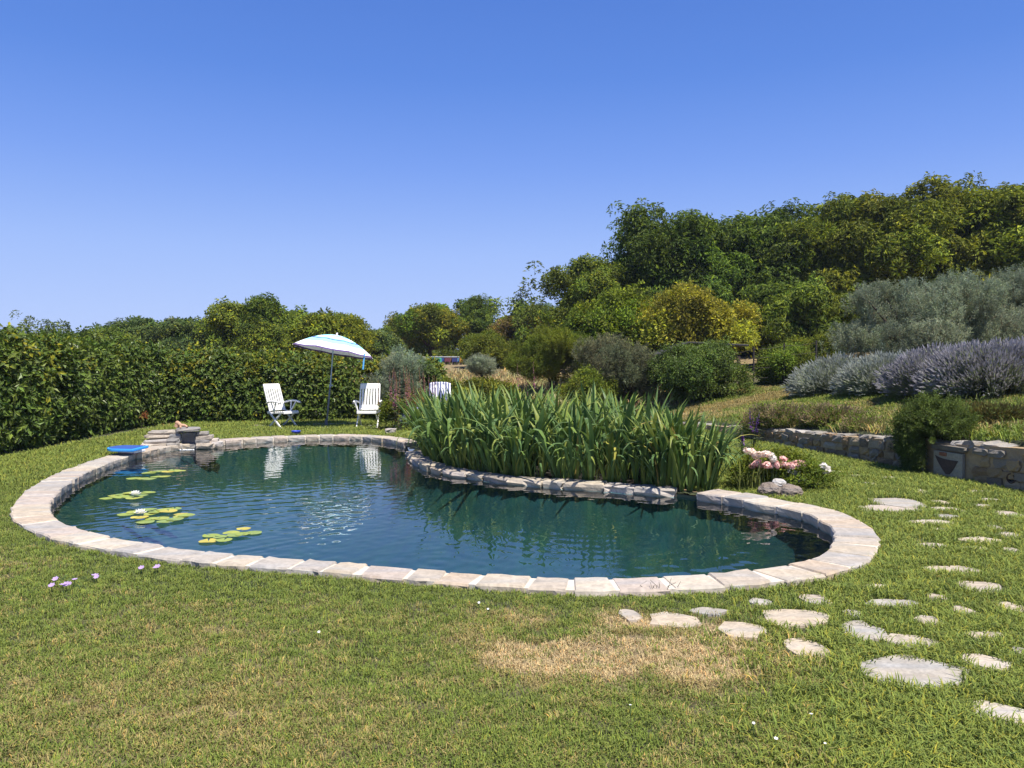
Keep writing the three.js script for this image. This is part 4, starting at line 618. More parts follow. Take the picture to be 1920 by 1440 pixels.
// ------------------------------------------------------------------ waterfall
{
  const r = RNG(501), p = at(338, 837, 0), f = thing('stone_waterfall', 'stack of grey slate slabs with a small waterfall at the far rim', 'waterfall', [p.x, 0, p.z], 0.22);
  const st = (x, y, z, w, h, d, m, t = 0) => { const o = mesh('slate', roughStone(w, h, d, r, 0.13), greyMats[m], f); o.position.set(x, y, z); o.rotation.set((r() - 0.5) * 0.06, t + (r() - 0.5) * 0.3, (r() - 0.5) * 0.07); };
  // left stack
  st(-0.2, 0.02, 0.12, 0.5, 0.12, 0.34, 1); st(-0.5, 0.03, 0.1, 0.34, 0.11, 0.3, 3); st(-0.1, 0.02, 0.2, 0.24, 0.14, 0.2, 2, 0.4); st(-0.3, 0.12, 0, 0.62, 0.07, 0.4, 3); st(-0.08, 0.13, 0.08, 0.22, 0.09, 0.3, 2); st(-0.28, 0.2, -0.05, 0.6, 0.07, 0.38, 1); st(-0.08, 0.21, 0.02, 0.2, 0.09, 0.3, 2); st(-0.38, 0.27, -0.1, 0.34, 0.07, 0.34, 0); st(-0.12, 0.275, -0.05, 0.26, 0.08, 0.34, 1); st(-0.55, 0.2, -0.05, 0.16, 0.06, 0.26, 0);
  // right stack
  st(0.5, 0.02, 0.06, 0.34, 0.1, 0.3, 1); st(0.42, 0.09, 0.02, 0.26, 0.08, 0.3, 2); st(0.58, 0.1, -0.04, 0.22, 0.07, 0.26, 3); st(0.44, 0.165, -0.04, 0.3, 0.07, 0.3, 0); st(0.4, 0.235, -0.08, 0.2, 0.07, 0.3, 2); st(0.68, 0.04, 0.05, 0.2, 0.09, 0.22, 3);
  // back of the niche and the lip
  st(0.17, 0.1, -0.16, 0.34, 0.34, 0.18, 2); st(0.14, 0.325, -0.03, 0.44, 0.05, 0.46, 2); st(0.17, 0.0, -0.02, 0.3, 0.09, 0.2, 2);
  const sheet = new GB(); for (const x of [0.045, 0.075, 0.19, 0.29]) { const w = 0.006 + 0.007 * r(), k = (r() - 0.5) * 0.02; let a = V(x, 0.31, 0.2), b; for (let q = 1; q <= 6; q++) { const t = q / 6; b = V(x + k * t, 0.31 - t * 0.39, 0.2 + 0.07 * Math.sqrt(t)); sheet.quad(a.clone().add(V(-w, 0, 0)), a.clone().add(V(w, 0, 0)), b.clone().add(V(w, 0, 0)), b.clone().add(V(-w, 0, 0))); a = b; } }
  mesh('falling_water', sheet.done(), new THREE.MeshPhysicalMaterial({ color: liC(0.95, 0.97, 1), transmission: 1, thickness: 0, roughness: 0.05, ior: 1.33, side: THREE.DoubleSide }), f);
  const foam = []; for (let i = 0; i < 26; i++) { const g = new THREE.IcosahedronGeometry(0.005 + 0.008 * r(), 1); g.scale(1.3, 0.6, 1); g.translate(0.17 + (r() - 0.5) * 0.26, WL + 0.006, 0.28 + (r() - 0.5) * 0.07); foam.push(g); }
  const fo = mesh('foam', merge(foam), std([0.8, 0.82, 0.84], 0.5), f); fo.userData.kind = 'stuff';
  // driftwood ornament on top
  const dr = thing('driftwood_ornament', 'small pinkish tan ornament lying on the waterfall lip', 'ornament', [p.x + 0.02, 0.35, p.z + 0.0]); const pts = [V(-0.09, 0.02, 0), V(-0.06, 0.1, 0), V(0, 0.06, 0.02), V(0.07, 0.05, 0), V(0.13, 0.02, 0.02)], wd = std([0.55, 0.33, 0.22], 0.8, { map: stoneTex });
  mesh('body', tube(new THREE.CatmullRomCurve3(pts).getPoints(12), 0.045, 0.02, 8), wd, dr); mesh('knob', new THREE.SphereGeometry(0.042, 12, 8).translate(-0.07, 0.1, 0), wd, dr); mesh('foot', tube([V(0, 0.05, 0.02), V(0.03, 0.01, 0.09)], 0.025, 0.012, 7), wd, dr);
  // reddish twig plant left of the fall, at the hedge foot
  const t = at(265, 808, 0); const rb = thing('red_leaved_plant', 'small plant with orange red leaves at the foot of the left hedge', 'plant', [t.x, 0, t.z]); scatter('foliage', shrubSpray, leafMat([0.32, 0.09, 0.03]), leaves([{ c: V(0, 0.2, 0), r: V(0.09, 0.1, 0.08) }], 12, r, { s: 0.42 }), rb); mesh('stems', tube([V(0, 0, 0), V(0.02, 0.22, 0)], 0.01, 0.005, 5), barkMat, rb);
}

// ------------------------------------------------------------------ water lilies
{
  const r = RNG(521), pad = seed => { const q = RNG(seed), n = 22, g = new GB(), c = V(0, 0.004, 0), R = i => { const a = 0.14 + (6.283 - 0.28) * i / n; return V(Math.cos(a) * (1 + 0.05 * Math.sin(a * 3 + seed)), 0.03 + 0.05 * Math.max(0, Math.sin(a * 2 + seed)), -Math.sin(a)); }, B = v => V(v.x * 0.985, v.y - 0.03, v.z * 0.985); for (let i = 0; i < n; i++) { const k = 0.9 + 0.2 * q(); g.tri(c, R(i), R(i + 1), [k, k, k]); g.quad(R(i), B(R(i)), B(R(i + 1)), R(i + 1), [0.7, 0.6, 0.5]); } return g.done(); };
  const pads = [1, 2, 3, 4].map(pad), cols = [[0.26, 0.32, 0.045], [0.32, 0.35, 0.05], [0.22, 0.29, 0.06], [0.45, 0.38, 0.05]].map(c => leafMat(c, { transmission: 0.1, clearcoat: 0.5, clearcoatRoughness: 0.25 }));
  const petals = () => { const g = new GB(); for (let ring = 0; ring < 3; ring++) for (let i = 0; i < 9; i++) { const a = (i + ring * 0.5) / 9 * 6.283, el = [0.35, 0.75, 1.15][ring], L = [0.075, 0.07, 0.055][ring], d = V(Math.cos(a) * Math.cos(el), Math.sin(el), Math.sin(a) * Math.cos(el)), s = V(-Math.sin(a), 0, Math.cos(a)).multiplyScalar(L * 0.26), b = V(0, 0.01, 0), m = b.clone().addScaledVector(d, L * 0.5).add(V(0, -0.004, 0)), t = b.clone().addScaledVector(d, L); g.quad(b, m.clone().add(s), t, m.clone().sub(s), [0.85, 0.85, 0.8]); } return g.done(); };
  const pet = petals(), white = leafMat([1, 1, 1], { transmission: 0.2, clearcoat: 0 }), yolk = std([0.8, 0.5, 0.05], 0.6);
  const patch = (label, list, flower, rad, pick) => {
    const q = list.map(([x, y]) => at(100 + x / 4.8, 780 + y / 4.8, WL + 0.008)), c = q[0], root = thing('water_lily', label, 'water lily', [c.x, WL + 0.006, c.z]);
    q.forEach((p, i) => { const o = mesh('lily_pad', pads[i % 4], cols[pick(i)], root), s = rad * (0.9 + 0.25 * r()); o.scale.set(s, 0.09, s); o.position.set(p.x - c.x, 0.0025 * i % 0.02, p.z - c.z); o.rotation.y = r() * 6.28; });
    if (flower) { const p = at(100 + flower[0] / 4.8, 780 + flower[1] / 4.8, WL + 0.03), o = mesh('flower', pet, white, root); o.position.set(p.x - c.x, 0.03, p.z - c.z); const y = mesh('stamens', new THREE.SphereGeometry(0.014, 8, 6).translate(0, 0.03, 0), yolk, o); }
  };
  patch('nearest patch of lily pads with no flower', [[1420, 1075], [1395, 1127], [1505, 1092], [1535, 1122], [1600, 1060], [1640, 1082], [1705, 1074], [1715, 1030], [1800, 1050]], null, 0.074, i => i === 1 || i === 7 ? 3 : i % 3);
  patch('largest patch of lily pads with a white flower', [[650, 885], [740, 865], [860, 845], [930, 868], [1005, 852], [1090, 845], [1035, 868], [780, 925], [830, 952], [890, 925], [965, 925], [1010, 955], [1150, 893], [1150, 915], [1100, 940], [1200, 908], [880, 880]], [785, 893], 0.082, i => i === 7 || i === 12 || i === 6 ? 3 : i % 3);
  patch('patch of lily pads with a white flower nearer the left rim', [[480, 742], [570, 718], [640, 710], [610, 735], [730, 744], [790, 725], [850, 700], [690, 705], [680, 730]], [740, 720], 0.09, i => i % 3);
  patch('thin line of lily pads in front of the waterfall', [[860, 512], [920, 502], [960, 500], [1040, 505], [1090, 494], [1140, 502]], null, 0.09, i => i % 4);
  patch('flat lily pads between the waterfall and the flowering patches', [[720, 562], [800, 565], [860, 570], [930, 552], [1000, 550]], null, 0.09, i => i % 3);
}

// ------------------------------------------------------------------ garden chairs
const white = std([0.8, 0.79, 0.76], 0.38), offWhite = std([0.62, 0.61, 0.57], 0.5);
function makeChair(label) {                                             // faces +z
  const c = thing('garden_chair', label, 'chair', [0, 0, 0], 0, 'white folding garden chairs');
  const bp = (x, t, off = 0) => V(x, lerp(0.42, 1.08, t), lerp(-0.2, -0.43, t) + off);     // along the backrest
  for (const s of [-1, 1]) mesh('back_rail', bar(bp(s * 0.235, 0), bp(s * 0.235, 0.84), 0.035, 0.03), white, c);
  mesh('headrest', merge([bar(bp(0, 0.8), bp(0, 0.985), 0.5, 0.034), bar(bp(0, 0.97), bp(0, 1.0), 0.46, 0.03)]), white, c);
  mesh('lower_panel', bar(bp(0, 0.02), bp(0, 0.2), 0.44, 0.026), white, c);
  for (let i = 0; i < 6; i++) mesh('back_slat', bar(bp(-0.175 + i * 0.07, 0.19, 0.004), bp(-0.175 + i * 0.07, 0.82, 0.004), 0.045, 0.016), white, c);
  for (const s of [-1, 1]) mesh('seat_rail', bar(V(s * 0.22, 0.4, 0.26), V(s * 0.22, 0.37, -0.2), 0.03, 0.04), white, c);
  for (let i = 0; i < 7; i++) { const z = 0.25 - i * 0.066; mesh('seat_slat', box(0.47, 0.018, 0.05, 0, 0.425 - i * 0.005, z), white, c); }
  mesh('front_bar', box(0.46, 0.05, 0.03, 0, 0.39, 0.285), white, c);
  for (const s of [-1, 1]) {
    mesh('armrest', tube(new THREE.CatmullRomCurve3([V(s * 0.26, 0.62, -0.27), V(s * 0.31, 0.655, -0.12), V(s * 0.32, 0.665, 0.08), V(s * 0.31, 0.63, 0.27)]).getPoints(10), 0.024, 0.024, 8), white, c);
    mesh('arm_strut', bar(V(s * 0.31, 0.64, 0.1), V(s * 0.25, 0.4, -0.02), 0.03, 0.03), white, c); mesh('arm_strut', bar(V(s * 0.31, 0.65, -0.06), V(s * 0.25, 0.4, -0.02), 0.026, 0.026), white, c);
    mesh('leg', bar(V(s * 0.25, 0.4, -0.2), V(s * 0.25, 0.0, 0.24), 0.03, 0.045), white, c); mesh('leg', bar(V(s * 0.21, 0.4, 0.2), V(s * 0.21, 0.0, -0.3), 0.03, 0.045), white, c);
    mesh('hinge', new THREE.CylinderGeometry(0.032, 0.032, 0.03, 14).rotateZ(Math.PI / 2).translate(s * 0.275, 0.4, -0.2), white, c);
  }
  mesh('stretcher', bar(V(-0.25, 0.02, 0.22), V(0.25, 0.02, 0.22), 0.03, 0.035), white, c); mesh('stretcher', bar(V(-0.21, 0.03, -0.27), V(0.21, 0.03, -0.27), 0.03, 0.035), white, c);
  return c;
}
const ch1 = at(531, 803, 0), ch2 = at(691, 802, 0), chair = makeChair('white slatted garden chair left of the parasol turned to the right');
chair.position.set(ch1.x, 0, ch1.z); chair.rotation.y = 1.0;
dup(chair, 'white slatted garden chair right of the parasol facing the pond', [ch2.x, 0, ch2.z + 0.05], 0.04);
{
  const d = 19.4, x = acrossAt(825, d), c3 = dup(chair, 'white garden chair behind the irises under a striped towel', [x, 0.0, -d], 0.1);
  const tw = thing('towel', 'blue and white striped towel over the chair back behind the irises', 'towel', [x, 0, -d], 0.1), n = 20, pos = [], uv = [], idx = [];
  const prof = [[0.5, -0.22], [0.7, -0.285], [0.9, -0.355], [1.02, -0.395], [1.085, -0.405], [1.105, -0.43], [1.085, -0.46], [0.95, -0.44], [0.75, -0.38]].map(p => V(0, p[0], p[1] + 0.012)), cv = new THREE.CatmullRomCurve3(prof).getPoints(24);
  for (let j = 0; j < cv.length; j++) for (let i = 0; i <= n; i++) { const u = i / n * 2 - 1, t = 1 - Math.abs(j / 24 - 0.56) * 2; pos.push(u * 0.275, cv[j].y - 0.05 * Math.pow(Math.abs(u), 4) * Math.max(0, t) + 0.004 * Math.sin(u * 14), cv[j].z + 0.012 * Math.sin(u * 9 + j * 0.2)); uv.push(i / n, j / 24); }
  for (let j = 0; j < 24; j++) for (let i = 0; i < n; i++) { const a = j * (n + 1) + i; idx.push(a, a + 1, a + n + 1, a + 1, a + n + 2, a + n + 1); }
  const g = new THREE.BufferGeometry(); g.setAttribute('position', new THREE.Float32BufferAttribute(pos, 3)); g.setAttribute('uv', new THREE.Float32BufferAttribute(uv, 2)); g.setIndex(idx); g.computeVertexNormals();
  const stripes = tex(128, u => { const k = (u * 8) % 1; return k < 0.38 ? [0.3, 0.33, 0.5] : k < 0.46 ? [0.55, 0.57, 0.7] : [0.84, 0.84, 0.86]; });
  mesh('cloth', g, std([1, 1, 1], 0.9, { map: stripes, side: THREE.DoubleSide }), tw);
}

// ------------------------------------------------------------------ parasol
{
  const b = at(612, 803, 0), P = thing('parasol', 'tilted parasol with turquoise white and navy stripes between the chairs', 'parasol', [b.x, 0, b.z]);
  const d = -b.z, hub = V(acrossAt(626, d) - b.x, levelAt(660, d), 0), knee = V(acrossAt(619, d) - b.x, levelAt(722, d), 0), R = 1.02, Hc = 0.42;
  mesh('lower_pole', tube([V(0, 0.02, 0), knee], 0.022, 0.022, 10), std([0.16, 0.18, 0.22], 0.4, { metalness: 0.6 }), P);
  mesh('upper_pole', tube([knee.clone().add(V(0, -0.06, 0)), hub.clone().add(V(0.012, 0.36, 0))], 0.016, 0.016, 10), std([0.45, 0.52, 0.6], 0.35, { metalness: 0.4 }), P);
  mesh('clamp', tube([knee.clone().add(V(0, -0.05, 0)), knee.clone().add(V(0.003, 0.03, 0))], 0.03, 0.028, 12), std([0.3, 0.36, 0.45], 0.5), P);
  mesh('clamp_knob', new THREE.CylinderGeometry(0.018, 0.022, 0.04, 10).rotateZ(Math.PI / 2).translate(knee.x + 0.045, knee.y - 0.01, 0), std([0.25, 0.3, 0.4], 0.5), P);
  const tilt = new THREE.Group(); tilt.name = 'canopy_head'; tilt.position.copy(hub); tilt.rotation.set(-0.085, 0, -0.165); P.add(tilt);
  const bands = tex(256, (u, v) => { const s = [[0.05, [0.95, 0.95, 0.95]], [0.1, [0.25, 0.2, 0.45]], [0.17, [0.95, 0.95, 0.97]], [0.36, [0.58, 0.86, 0.96]], [0.46, [0.93, 0.97, 0.98]], [0.53, [0.6, 0.92, 0.97]], [0.585, [0.27, 0.3, 0.68]], [0.74, [0.58, 0.86, 0.96]], [0.95, [0.94, 0.95, 0.97]], [9, [0.3, 0.2, 0.42]]]; for (const [e, c] of s) if (v < e) return c; });
  const nS = 8, nr = 12, ns = 8, pos = [], uv = [], idx = [];
  for (let j = 0; j <= nr; j++) for (let i = 0; i <= nS * ns; i++) { const t = j / nr, a = i / (nS * ns) * 6.283185 + 0.2, f = (i % ns) / ns, sag = 1 - 0.075 * Math.sin(f * Math.PI), r = R * t * sag; pos.push(Math.cos(a) * r, Hc * (1 - Math.pow(t, 1.75)) - 0.035 * t * Math.sin(f * Math.PI) * 0.5, Math.sin(a) * r); uv.push(i / 64, t); }
  const st = nS * ns + 1; for (let j = 0; j < nr; j++) for (let i = 0; i < nS * ns; i++) { const a = j * st + i; idx.push(a, a + 1, a + st, a + 1, a + st + 1, a + st); }
  const g = new THREE.BufferGeometry(); g.setAttribute('position', new THREE.Float32BufferAttribute(pos, 3)); g.setAttribute('uv', new THREE.Float32BufferAttribute(uv, 2)); g.setIndex(idx); g.computeVertexNormals();
  mesh('canopy', g, new THREE.MeshPhysicalMaterial({ map: bands, roughness: 0.95, transmission: 0.12, thickness: 0, side: THREE.DoubleSide }), tilt);
  const ribM = std([0.5, 0.5, 0.5], 0.4, { metalness: 0.5 });
  for (let k = 0; k < 8; k++) { const a = k / 8 * 6.283185 + 0.2, pts = []; for (let j = 0; j <= 8; j++) { const t = j / 8 * 1.01; pts.push(V(Math.cos(a) * R * t, Hc * (1 - Math.pow(t, 1.75)) - 0.012, Math.sin(a) * R * t)); } mesh('rib', tube(pts, 0.006, 0.005, 5), ribM, tilt); }
  mesh('finial', new THREE.SphereGeometry(0.025, 10, 8).scale(1, 1.6, 1).translate(0, Hc + 0.02, 0), std([0.7, 0.7, 0.72], 0.4), tilt);
  mesh('strap', bar(V(0.86, -0.32, 0.4), V(0.83, 0.06, 0.42), 0.035, 0.004), std([0.1, 0.4, 0.75], 0.8), tilt);
  const base = thing('concrete_slab', 'flat grey concrete slab holding the parasol pole', 'slab', [b.x - 0.02, 0, b.z]);
  const sl = new THREE.LatheGeometry([[0, 0.05], [0.06, 0.055], [0.2, 0.045], [0.225, 0.03], [0.225, -0.02]].map(p => new THREE.Vector2(...p)), 26); mesh('disc', sl, stoneMat([0.42, 0.39, 0.34], 0.004), base); mesh('collar', new THREE.CylinderGeometry(0.034, 0.04, 0.2, 14).translate(0.02, 0.12, 0), std([0.12, 0.13, 0.16], 0.5), base);
}
// pale stone strip at the foot of the hedge
{ const r = RNG(551), root = new THREE.Group(); root.name = 'stone_strip'; scene.add(root); tag(root, 'thin pale stone strip in the grass at the foot of the far hedge', null, null, 'structure'); for (let i = 0; i < 9; i++) { const px = 578 + i * 11, p = at(px, 797.5 - i * 0.3, 0.03), o = mesh('strip_stone', roughStone(0.15, 0.07, 0.1, r, 0.1), rimMats[i % 7], root); o.position.copy(p); } for (let i = 0; i < 3; i++) { const p = at(481 + i * 10, 799.5, 0.03), o = mesh('strip_stone', roughStone(0.14, 0.07, 0.1, r, 0.1), rimMats[i], root); o.position.copy(p); } }

// ------------------------------------------------------------------ small things on the rim
{
  const shp = (w, l) => { const s = new THREE.Shape(), a = w / 2; s.moveTo(-a, -l / 2); s.lineTo(a, -l / 2); s.lineTo(a, l / 2 - a * 0.9); s.quadraticCurveTo(a * 0.8, l / 2, 0, l / 2); s.quadraticCurveTo(-a * 0.8, l / 2, -a, l / 2 - a * 0.9); s.lineTo(-a, -l / 2); return s; };
  const board = (name, label, px, py, y, turn, w, l, c, top, edgeC, roll) => { const p = at(px, py, y), o = thing(name, label, 'swimming board', [p.x, y, p.z], turn); o.rotation.z = roll; const g = new THREE.ExtrudeGeometry(shp(w, l), { depth: 0.026, bevelEnabled: true, bevelSize: 0.008, bevelThickness: 0.008, bevelSegments: 2, curveSegments: 10 }); g.rotateX(-Math.PI / 2); mesh('foam_core', g, std(c, 0.5), o); const t = new THREE.ExtrudeGeometry(shp(w * 0.9, l * 0.92), { depth: 0.005, bevelEnabled: false, curveSegments: 10 }); t.rotateX(-Math.PI / 2); t.translate(0, 0.033, 0); mesh('top_panel', t, std(top, 0.55), o); const u = new THREE.ExtrudeGeometry(shp(w * 0.96, l * 0.96), { depth: 0.006, bevelEnabled: false, curveSegments: 10 }); u.rotateX(-Math.PI / 2); u.translate(0, -0.013, 0); mesh('under_panel', u, std(edgeC, 0.5), o); return o; };
  board('swimming_board', 'white swimming board with a purple underside lying below the blue one', 243, 847, 0.075, 1.45, 0.3, 0.36, [0.8, 0.8, 0.82], [0.7, 0.7, 0.75], [0.3, 0.12, 0.4], 0);
  board('swimming_board', 'blue swimming board with a dark blue top on the left rim', 235, 842, 0.14, 1.4, 0.4, 0.56, [0.04, 0.3, 0.75], [0.03, 0.08, 0.3], [0.03, 0.25, 0.7], 0.05);
  const p = at(555, 813, CT), bw = thing('blue_dish', 'small blue dish on the far rim in front of the left chair', 'dish', [p.x, CT + 0.006, p.z]);
  mesh('bowl', new THREE.LatheGeometry([[0, 0.012], [0.06, 0.016], [0.09, 0.05], [0.1, 0.05], [0.085, 0.0], [0, 0]].map(q => new THREE.Vector2(...q)), 22), std([0.03, 0.06, 0.45], 0.4, { side: THREE.DoubleSide }), bw); mesh('rim', new THREE.TorusGeometry(0.095, 0.008, 8, 22).rotateX(Math.PI / 2).translate(0, 0.05, 0), std([0.03, 0.06, 0.5], 0.4), bw);
}

// ------------------------------------------------------------------ beehives on the bank, shed and fence
{
  const hives = [[800, 'pale green'], [813, 'teal'], [823, 'bright teal'], [832, 'navy'], [839, 'dark maroon'], [846, 'brown'], [853, 'dark navy'], [860, 'sky blue'], [867, 'orange'], [875, 'light blue'], [883, 'deep blue']], C = { 'pale green': [0.3, 0.5, 0.4], teal: [0.05, 0.35, 0.3], 'bright teal': [0.06, 0.42, 0.36], navy: [0.03, 0.06, 0.25], 'dark maroon': [0.12, 0.03, 0.05], brown: [0.2, 0.1, 0.05], 'dark navy': [0.02, 0.03, 0.15], 'sky blue': [0.15, 0.45, 0.8], orange: [0.6, 0.22, 0.05], 'light blue': [0.2, 0.5, 0.85], 'deep blue': [0.03, 0.1, 0.45] };
  const legM = std([0.1, 0.08, 0.06], 0.9), lidM = std([0.5, 0.52, 0.53], 0.5, { metalness: 0.3 }), d = 52;
  const body = box(0.36, 0.34, 0.42, 0, 0.34, 0, 0.01), lid = box(0.4, 0.06, 0.46, 0, 0.54, 0, 0.01), leg = new THREE.BoxGeometry(0.05, 0.17, 0.05), slot = new THREE.BoxGeometry(0.24, 0.03, 0.02).translate(0, 0.21, 0.212);
  hives.forEach(([px, c], i) => { const x = acrossAt(px, d), z = -d - (i % 2) * 0.3, h = thing('beehive', c + ' wooden beehive, number ' + ['one', 'two', 'three', 'four', 'five', 'six', 'seven', 'eight', 'nine', 'ten', 'eleven'][i] + ' from the left on the dry bank', 'beehive', [x, ground(x, z), z], 0, 'beehives on the dry bank'); mesh('hive_body', body, std(C[c], 0.7), h); mesh('lid', lid, lidM, h); for (const [a, b] of [[-1, -1], [-1, 1], [1, -1], [1, 1]]) mesh('leg', leg, legM, h).position.set(a * 0.15, 0.085, b * 0.18); mesh('entrance', slot, std([0.01, 0.01, 0.01], 1), h); });
  // shed with a dark roof
  const D = 27, x0 = acrossAt(1226, D), x1 = acrossAt(1284, D), x2 = acrossAt(1394, D), y0 = levelAt(666, D), y1 = levelAt(643, D), y2 = levelAt(648, D), s = thing('garden_shed', 'dark roofed garden shed behind the round evergreen bush', 'shed', [0, 0, -D]), dark = std([0.035, 0.035, 0.035], 0.7), wood = std([0.09, 0.06, 0.045], 0.9, { map: stoneTex });
  mesh('roof', bar(V(x0, y0, -0.6), V(x1, y1, -0.6), 0.06, 2.4), dark, s); mesh('roof', bar(V(x1, y1 + 0.005, -0.6), V(x2, y2, -0.6), 0.06, 2.4), dark, s);
  const gy = ground((x0 + x2) / 2, -D) - 0.1; for (const x of [x0 + 0.5, x1, x2 - 0.3]) mesh('post', box(0.1, y0 - gy, 0.1, x, (gy + y0) / 2, 0.4), wood, s);
  for (let i = 0; i < 14; i++) { const w = (x2 - x0 - 1) / 14, x = x0 + 0.6 + (i + 0.5) * w; mesh('wall_board', box(w - 0.012, y0 - gy - 0.05, 0.03, x, (gy + y0) / 2, -1.4), wood, s); }
  // wire fence
  const f = thing('wire_fence', 'thin wire fence on dark posts beside the bramble shrub', 'fence'), pm = std([0.06, 0.05, 0.045], 0.7, { metalness: 0.4 }), fd = 23.2, px = [1356, 1413, 1470, 1530], tops = px.map(p => { const x = acrossAt(p, fd), g = ground(x, -fd); mesh('post', tube([V(x, g - 0.05, -fd), V(x, g + 1.3, -fd)], 0.025, 0.025, 7), pm, f); return V(x, g, -fd); });
  for (const h of [0.35, 0.65, 0.95, 1.22]) for (let i = 0; i < 3; i++) mesh('wire', tube([tops[i].clone().add(V(0, h, 0.03)), tops[i].clone().lerp(tops[i + 1], 0.5).add(V(0, h - 0.03, 0.03)), tops[i + 1].clone().add(V(0, h, 0.03))], 0.005, 0.005, 4), pm, f);
}

// ------------------------------------------------------------------ grass
{
  const tuft = (seed, n, h, lean, w, R) => { const r = RNG(seed), g = new GB(); for (let i = 0; i < n; i++) { const q = r() * 6.28, k = R * Math.sqrt(r()), b = V(Math.cos(q) * k, 0, Math.sin(q) * k), a = r() * 6.28, l = lean * (0.3 + r()), hh = h * (0.55 + 0.6 * r()), d = V(Math.cos(a), 0, Math.sin(a)), s = V(-Math.sin(a), 0, Math.cos(a)).multiplyScalar(w / 2), m = b.clone().addScaledVector(d, hh * l * 0.35).add(V(0, hh * 0.6, 0)), t = b.clone().addScaledVector(d, hh * l).add(V(0, hh * (1 - 0.25 * l), 0)), v = 0.75 + 0.5 * r(), c = r() < 0.18 ? [1.9 * v, 1.45 * v, 1.1 * v] : [v, v, v]; g.quad(b.clone().add(s), b.clone().sub(s), m.clone().addScaledVector(s, -0.8), m.clone().addScaledVector(s, 0.8), c); g.tri(m.clone().addScaledVector(s, 0.8), m.clone().addScaledVector(s, -0.8), t, c); } return g.done(); };
  const short = [tuft(601, 16, 0.034, 0.9, 0.0042, 0.045), tuft(602, 16, 0.03, 1.2, 0.004, 0.05)], long = [tuft(603, 16, 0.055, 0.9, 0.0055, 0.05), tuft(604, 14, 0.046, 1.2, 0.006, 0.05)];
  const gm = leafMat([1, 1, 1], { transmission: 0.3, clearcoat: 0.15, clearcoatRoughness: 0.5 });
  const r = RNG(611), S = [[], []], Lg = [[], []], Te = [[], []];
  const onStone = (x, z) => { for (const s of steps) { const q = (x - s.x) / s.rx, w = (z - s.z) / s.rz; if (q * q + w * w < 0.72 + 0.3 * noise(x * 14, z * 14)) return true; } return false; };
  for (let i = 0; i < 1000000 && S[0].length + S[1].length + Lg[0].length + Lg[1].length < 125000; i++) {
    const d = 2.4 + 20.1 * r(), x = (r() * 2 - 1) * (0.72 * d + 0.7), z = -d; if (r() > Math.pow(3.2 / Math.max(3.2, d), 0.2) * (0.72 * d + 0.7) / 17) continue;   // even over the area, thinner with distance
    if (r() > Math.pow(3 / Math.max(3, d), 0.75)) continue;
    if (x < -8.6 || sideOf(x, d) > -0.03) continue;
    if (x > -8 && x < 5 && d > 4.4 && d < 18.5) { if (inPoly(coarse, x, z)) continue; const q = distPoly(coarse, x, z); if (q < rimWide(V(x, 0, z)) - 0.015 * r() || inPoly(bed, x, z)) continue; }
    if (onStone(x, z)) continue;
    const dr = dryness(x, z), lush = sm(0.8, 2.2, x + (z + 4) * 0.2) * 0.75 + sm(-9, -11.5, z) * 0.6 , isL = r() < lush, k = 0.8 + 0.4 * r(), dry = r() < dr * 0.85 * (isL ? 0.25 : 1) ? 1 : 0, t = r();
    const vd = isL ? 0 : sm(0.75, 0.95, dr), c = dry ? [lerp(lerp(0.36, 0.25, t), 0.5, vd), lerp(lerp(0.29, 0.22, t), 0.39, vd), lerp(lerp(0.11, 0.07, t), 0.2, vd)] : isL ? [lerp(0.135, 0.2, t), lerp(0.19, 0.235, t), 0.035] : [lerp(0.13, 0.2, t), lerp(0.19, 0.235, t), lerp(0.025, 0.045, t)];
    const e = { p: V(x, ground(x, z) - 0.003, z), dir: V((r() - 0.5) * 0.3, 1, (r() - 0.5) * 0.3).normalize(), twist: r() * 6.28, s: (0.8 + 0.5 * r()) * (1 - 0.1 * vd) * (1 + Math.max(0, d - 5) * 0.05), c: c.map(v => v * k * 1.1) };
    (isL ? Lg : S)[Math.floor(r() * 2)].push(e);
  }
  for (let i = 0; i < 26000; i++) { const d = 7 + 18 * r(), s = 0.3 + 8.5 * Math.pow(r(), 0.8), x = wallX(d) + s; if (Math.abs(x) > 0.75 * d + 1) continue; const z = -d, dry = r() < 0.12 + 0.6 * sm(0.45, 0.68, fbm(x * 0.8 + 4, z * 0.8, 3)) + 1.2 * sm(0.9, 0.4, Math.abs(z + 20.8 + 0.05 * x)), t = r(), tall = s < 1.1 && d < 14 ? 1.3 + 1.0 * r() : 1, c = dry ? [lerp(0.34, 0.24, t), lerp(0.27, 0.22, t), 0.09] : [lerp(0.13, 0.2, t), lerp(0.2, 0.25, t), 0.03]; Te[i % 2].push({ p: V(x, ground(x, z) - 0.01, z), dir: V((r() - 0.5) * 0.3, 1, (r() - 0.5) * 0.3).normalize(), twist: r() * 6.28, s: (0.9 + 0.6 * r()) * tall * (1 + (d - 7) * 0.03), c }); }
  for (let i = 0; i < 2; i++) { tag(scatter('lawn_grass', short[i], gm, S[i]), 'short mown green and straw coloured grass of the lawn', 'grass', null, 'stuff'); tag(scatter('lush_grass', long[i], gm, Lg[i]), 'longer bright green grass round the pond and stepping stones', 'grass', null, 'stuff'); tag(scatter('terrace_grass', long[i], gm, Te[i]), 'half dry grass of the upper terrace behind the wall', 'grass', null, 'stuff'); }
  // dry tall grass on the bank
  const B = []; for (let i = 0; i < 1900; i++) { const d = 23 + 15 * r(), x = lerp(-7, 8, r()) * d / 34; B.push({ p: V(x, ground(x, -d) - 0.02, -d), dir: V((r() - 0.5) * 0.4, 1, (r() - 0.5) * 0.4).normalize(), twist: r() * 6.28, s: 4 + 5 * r(), c: [lerp(0.42, 0.26, r()), 0.29 * (0.8 + 0.4 * r()), 0.13] }); }
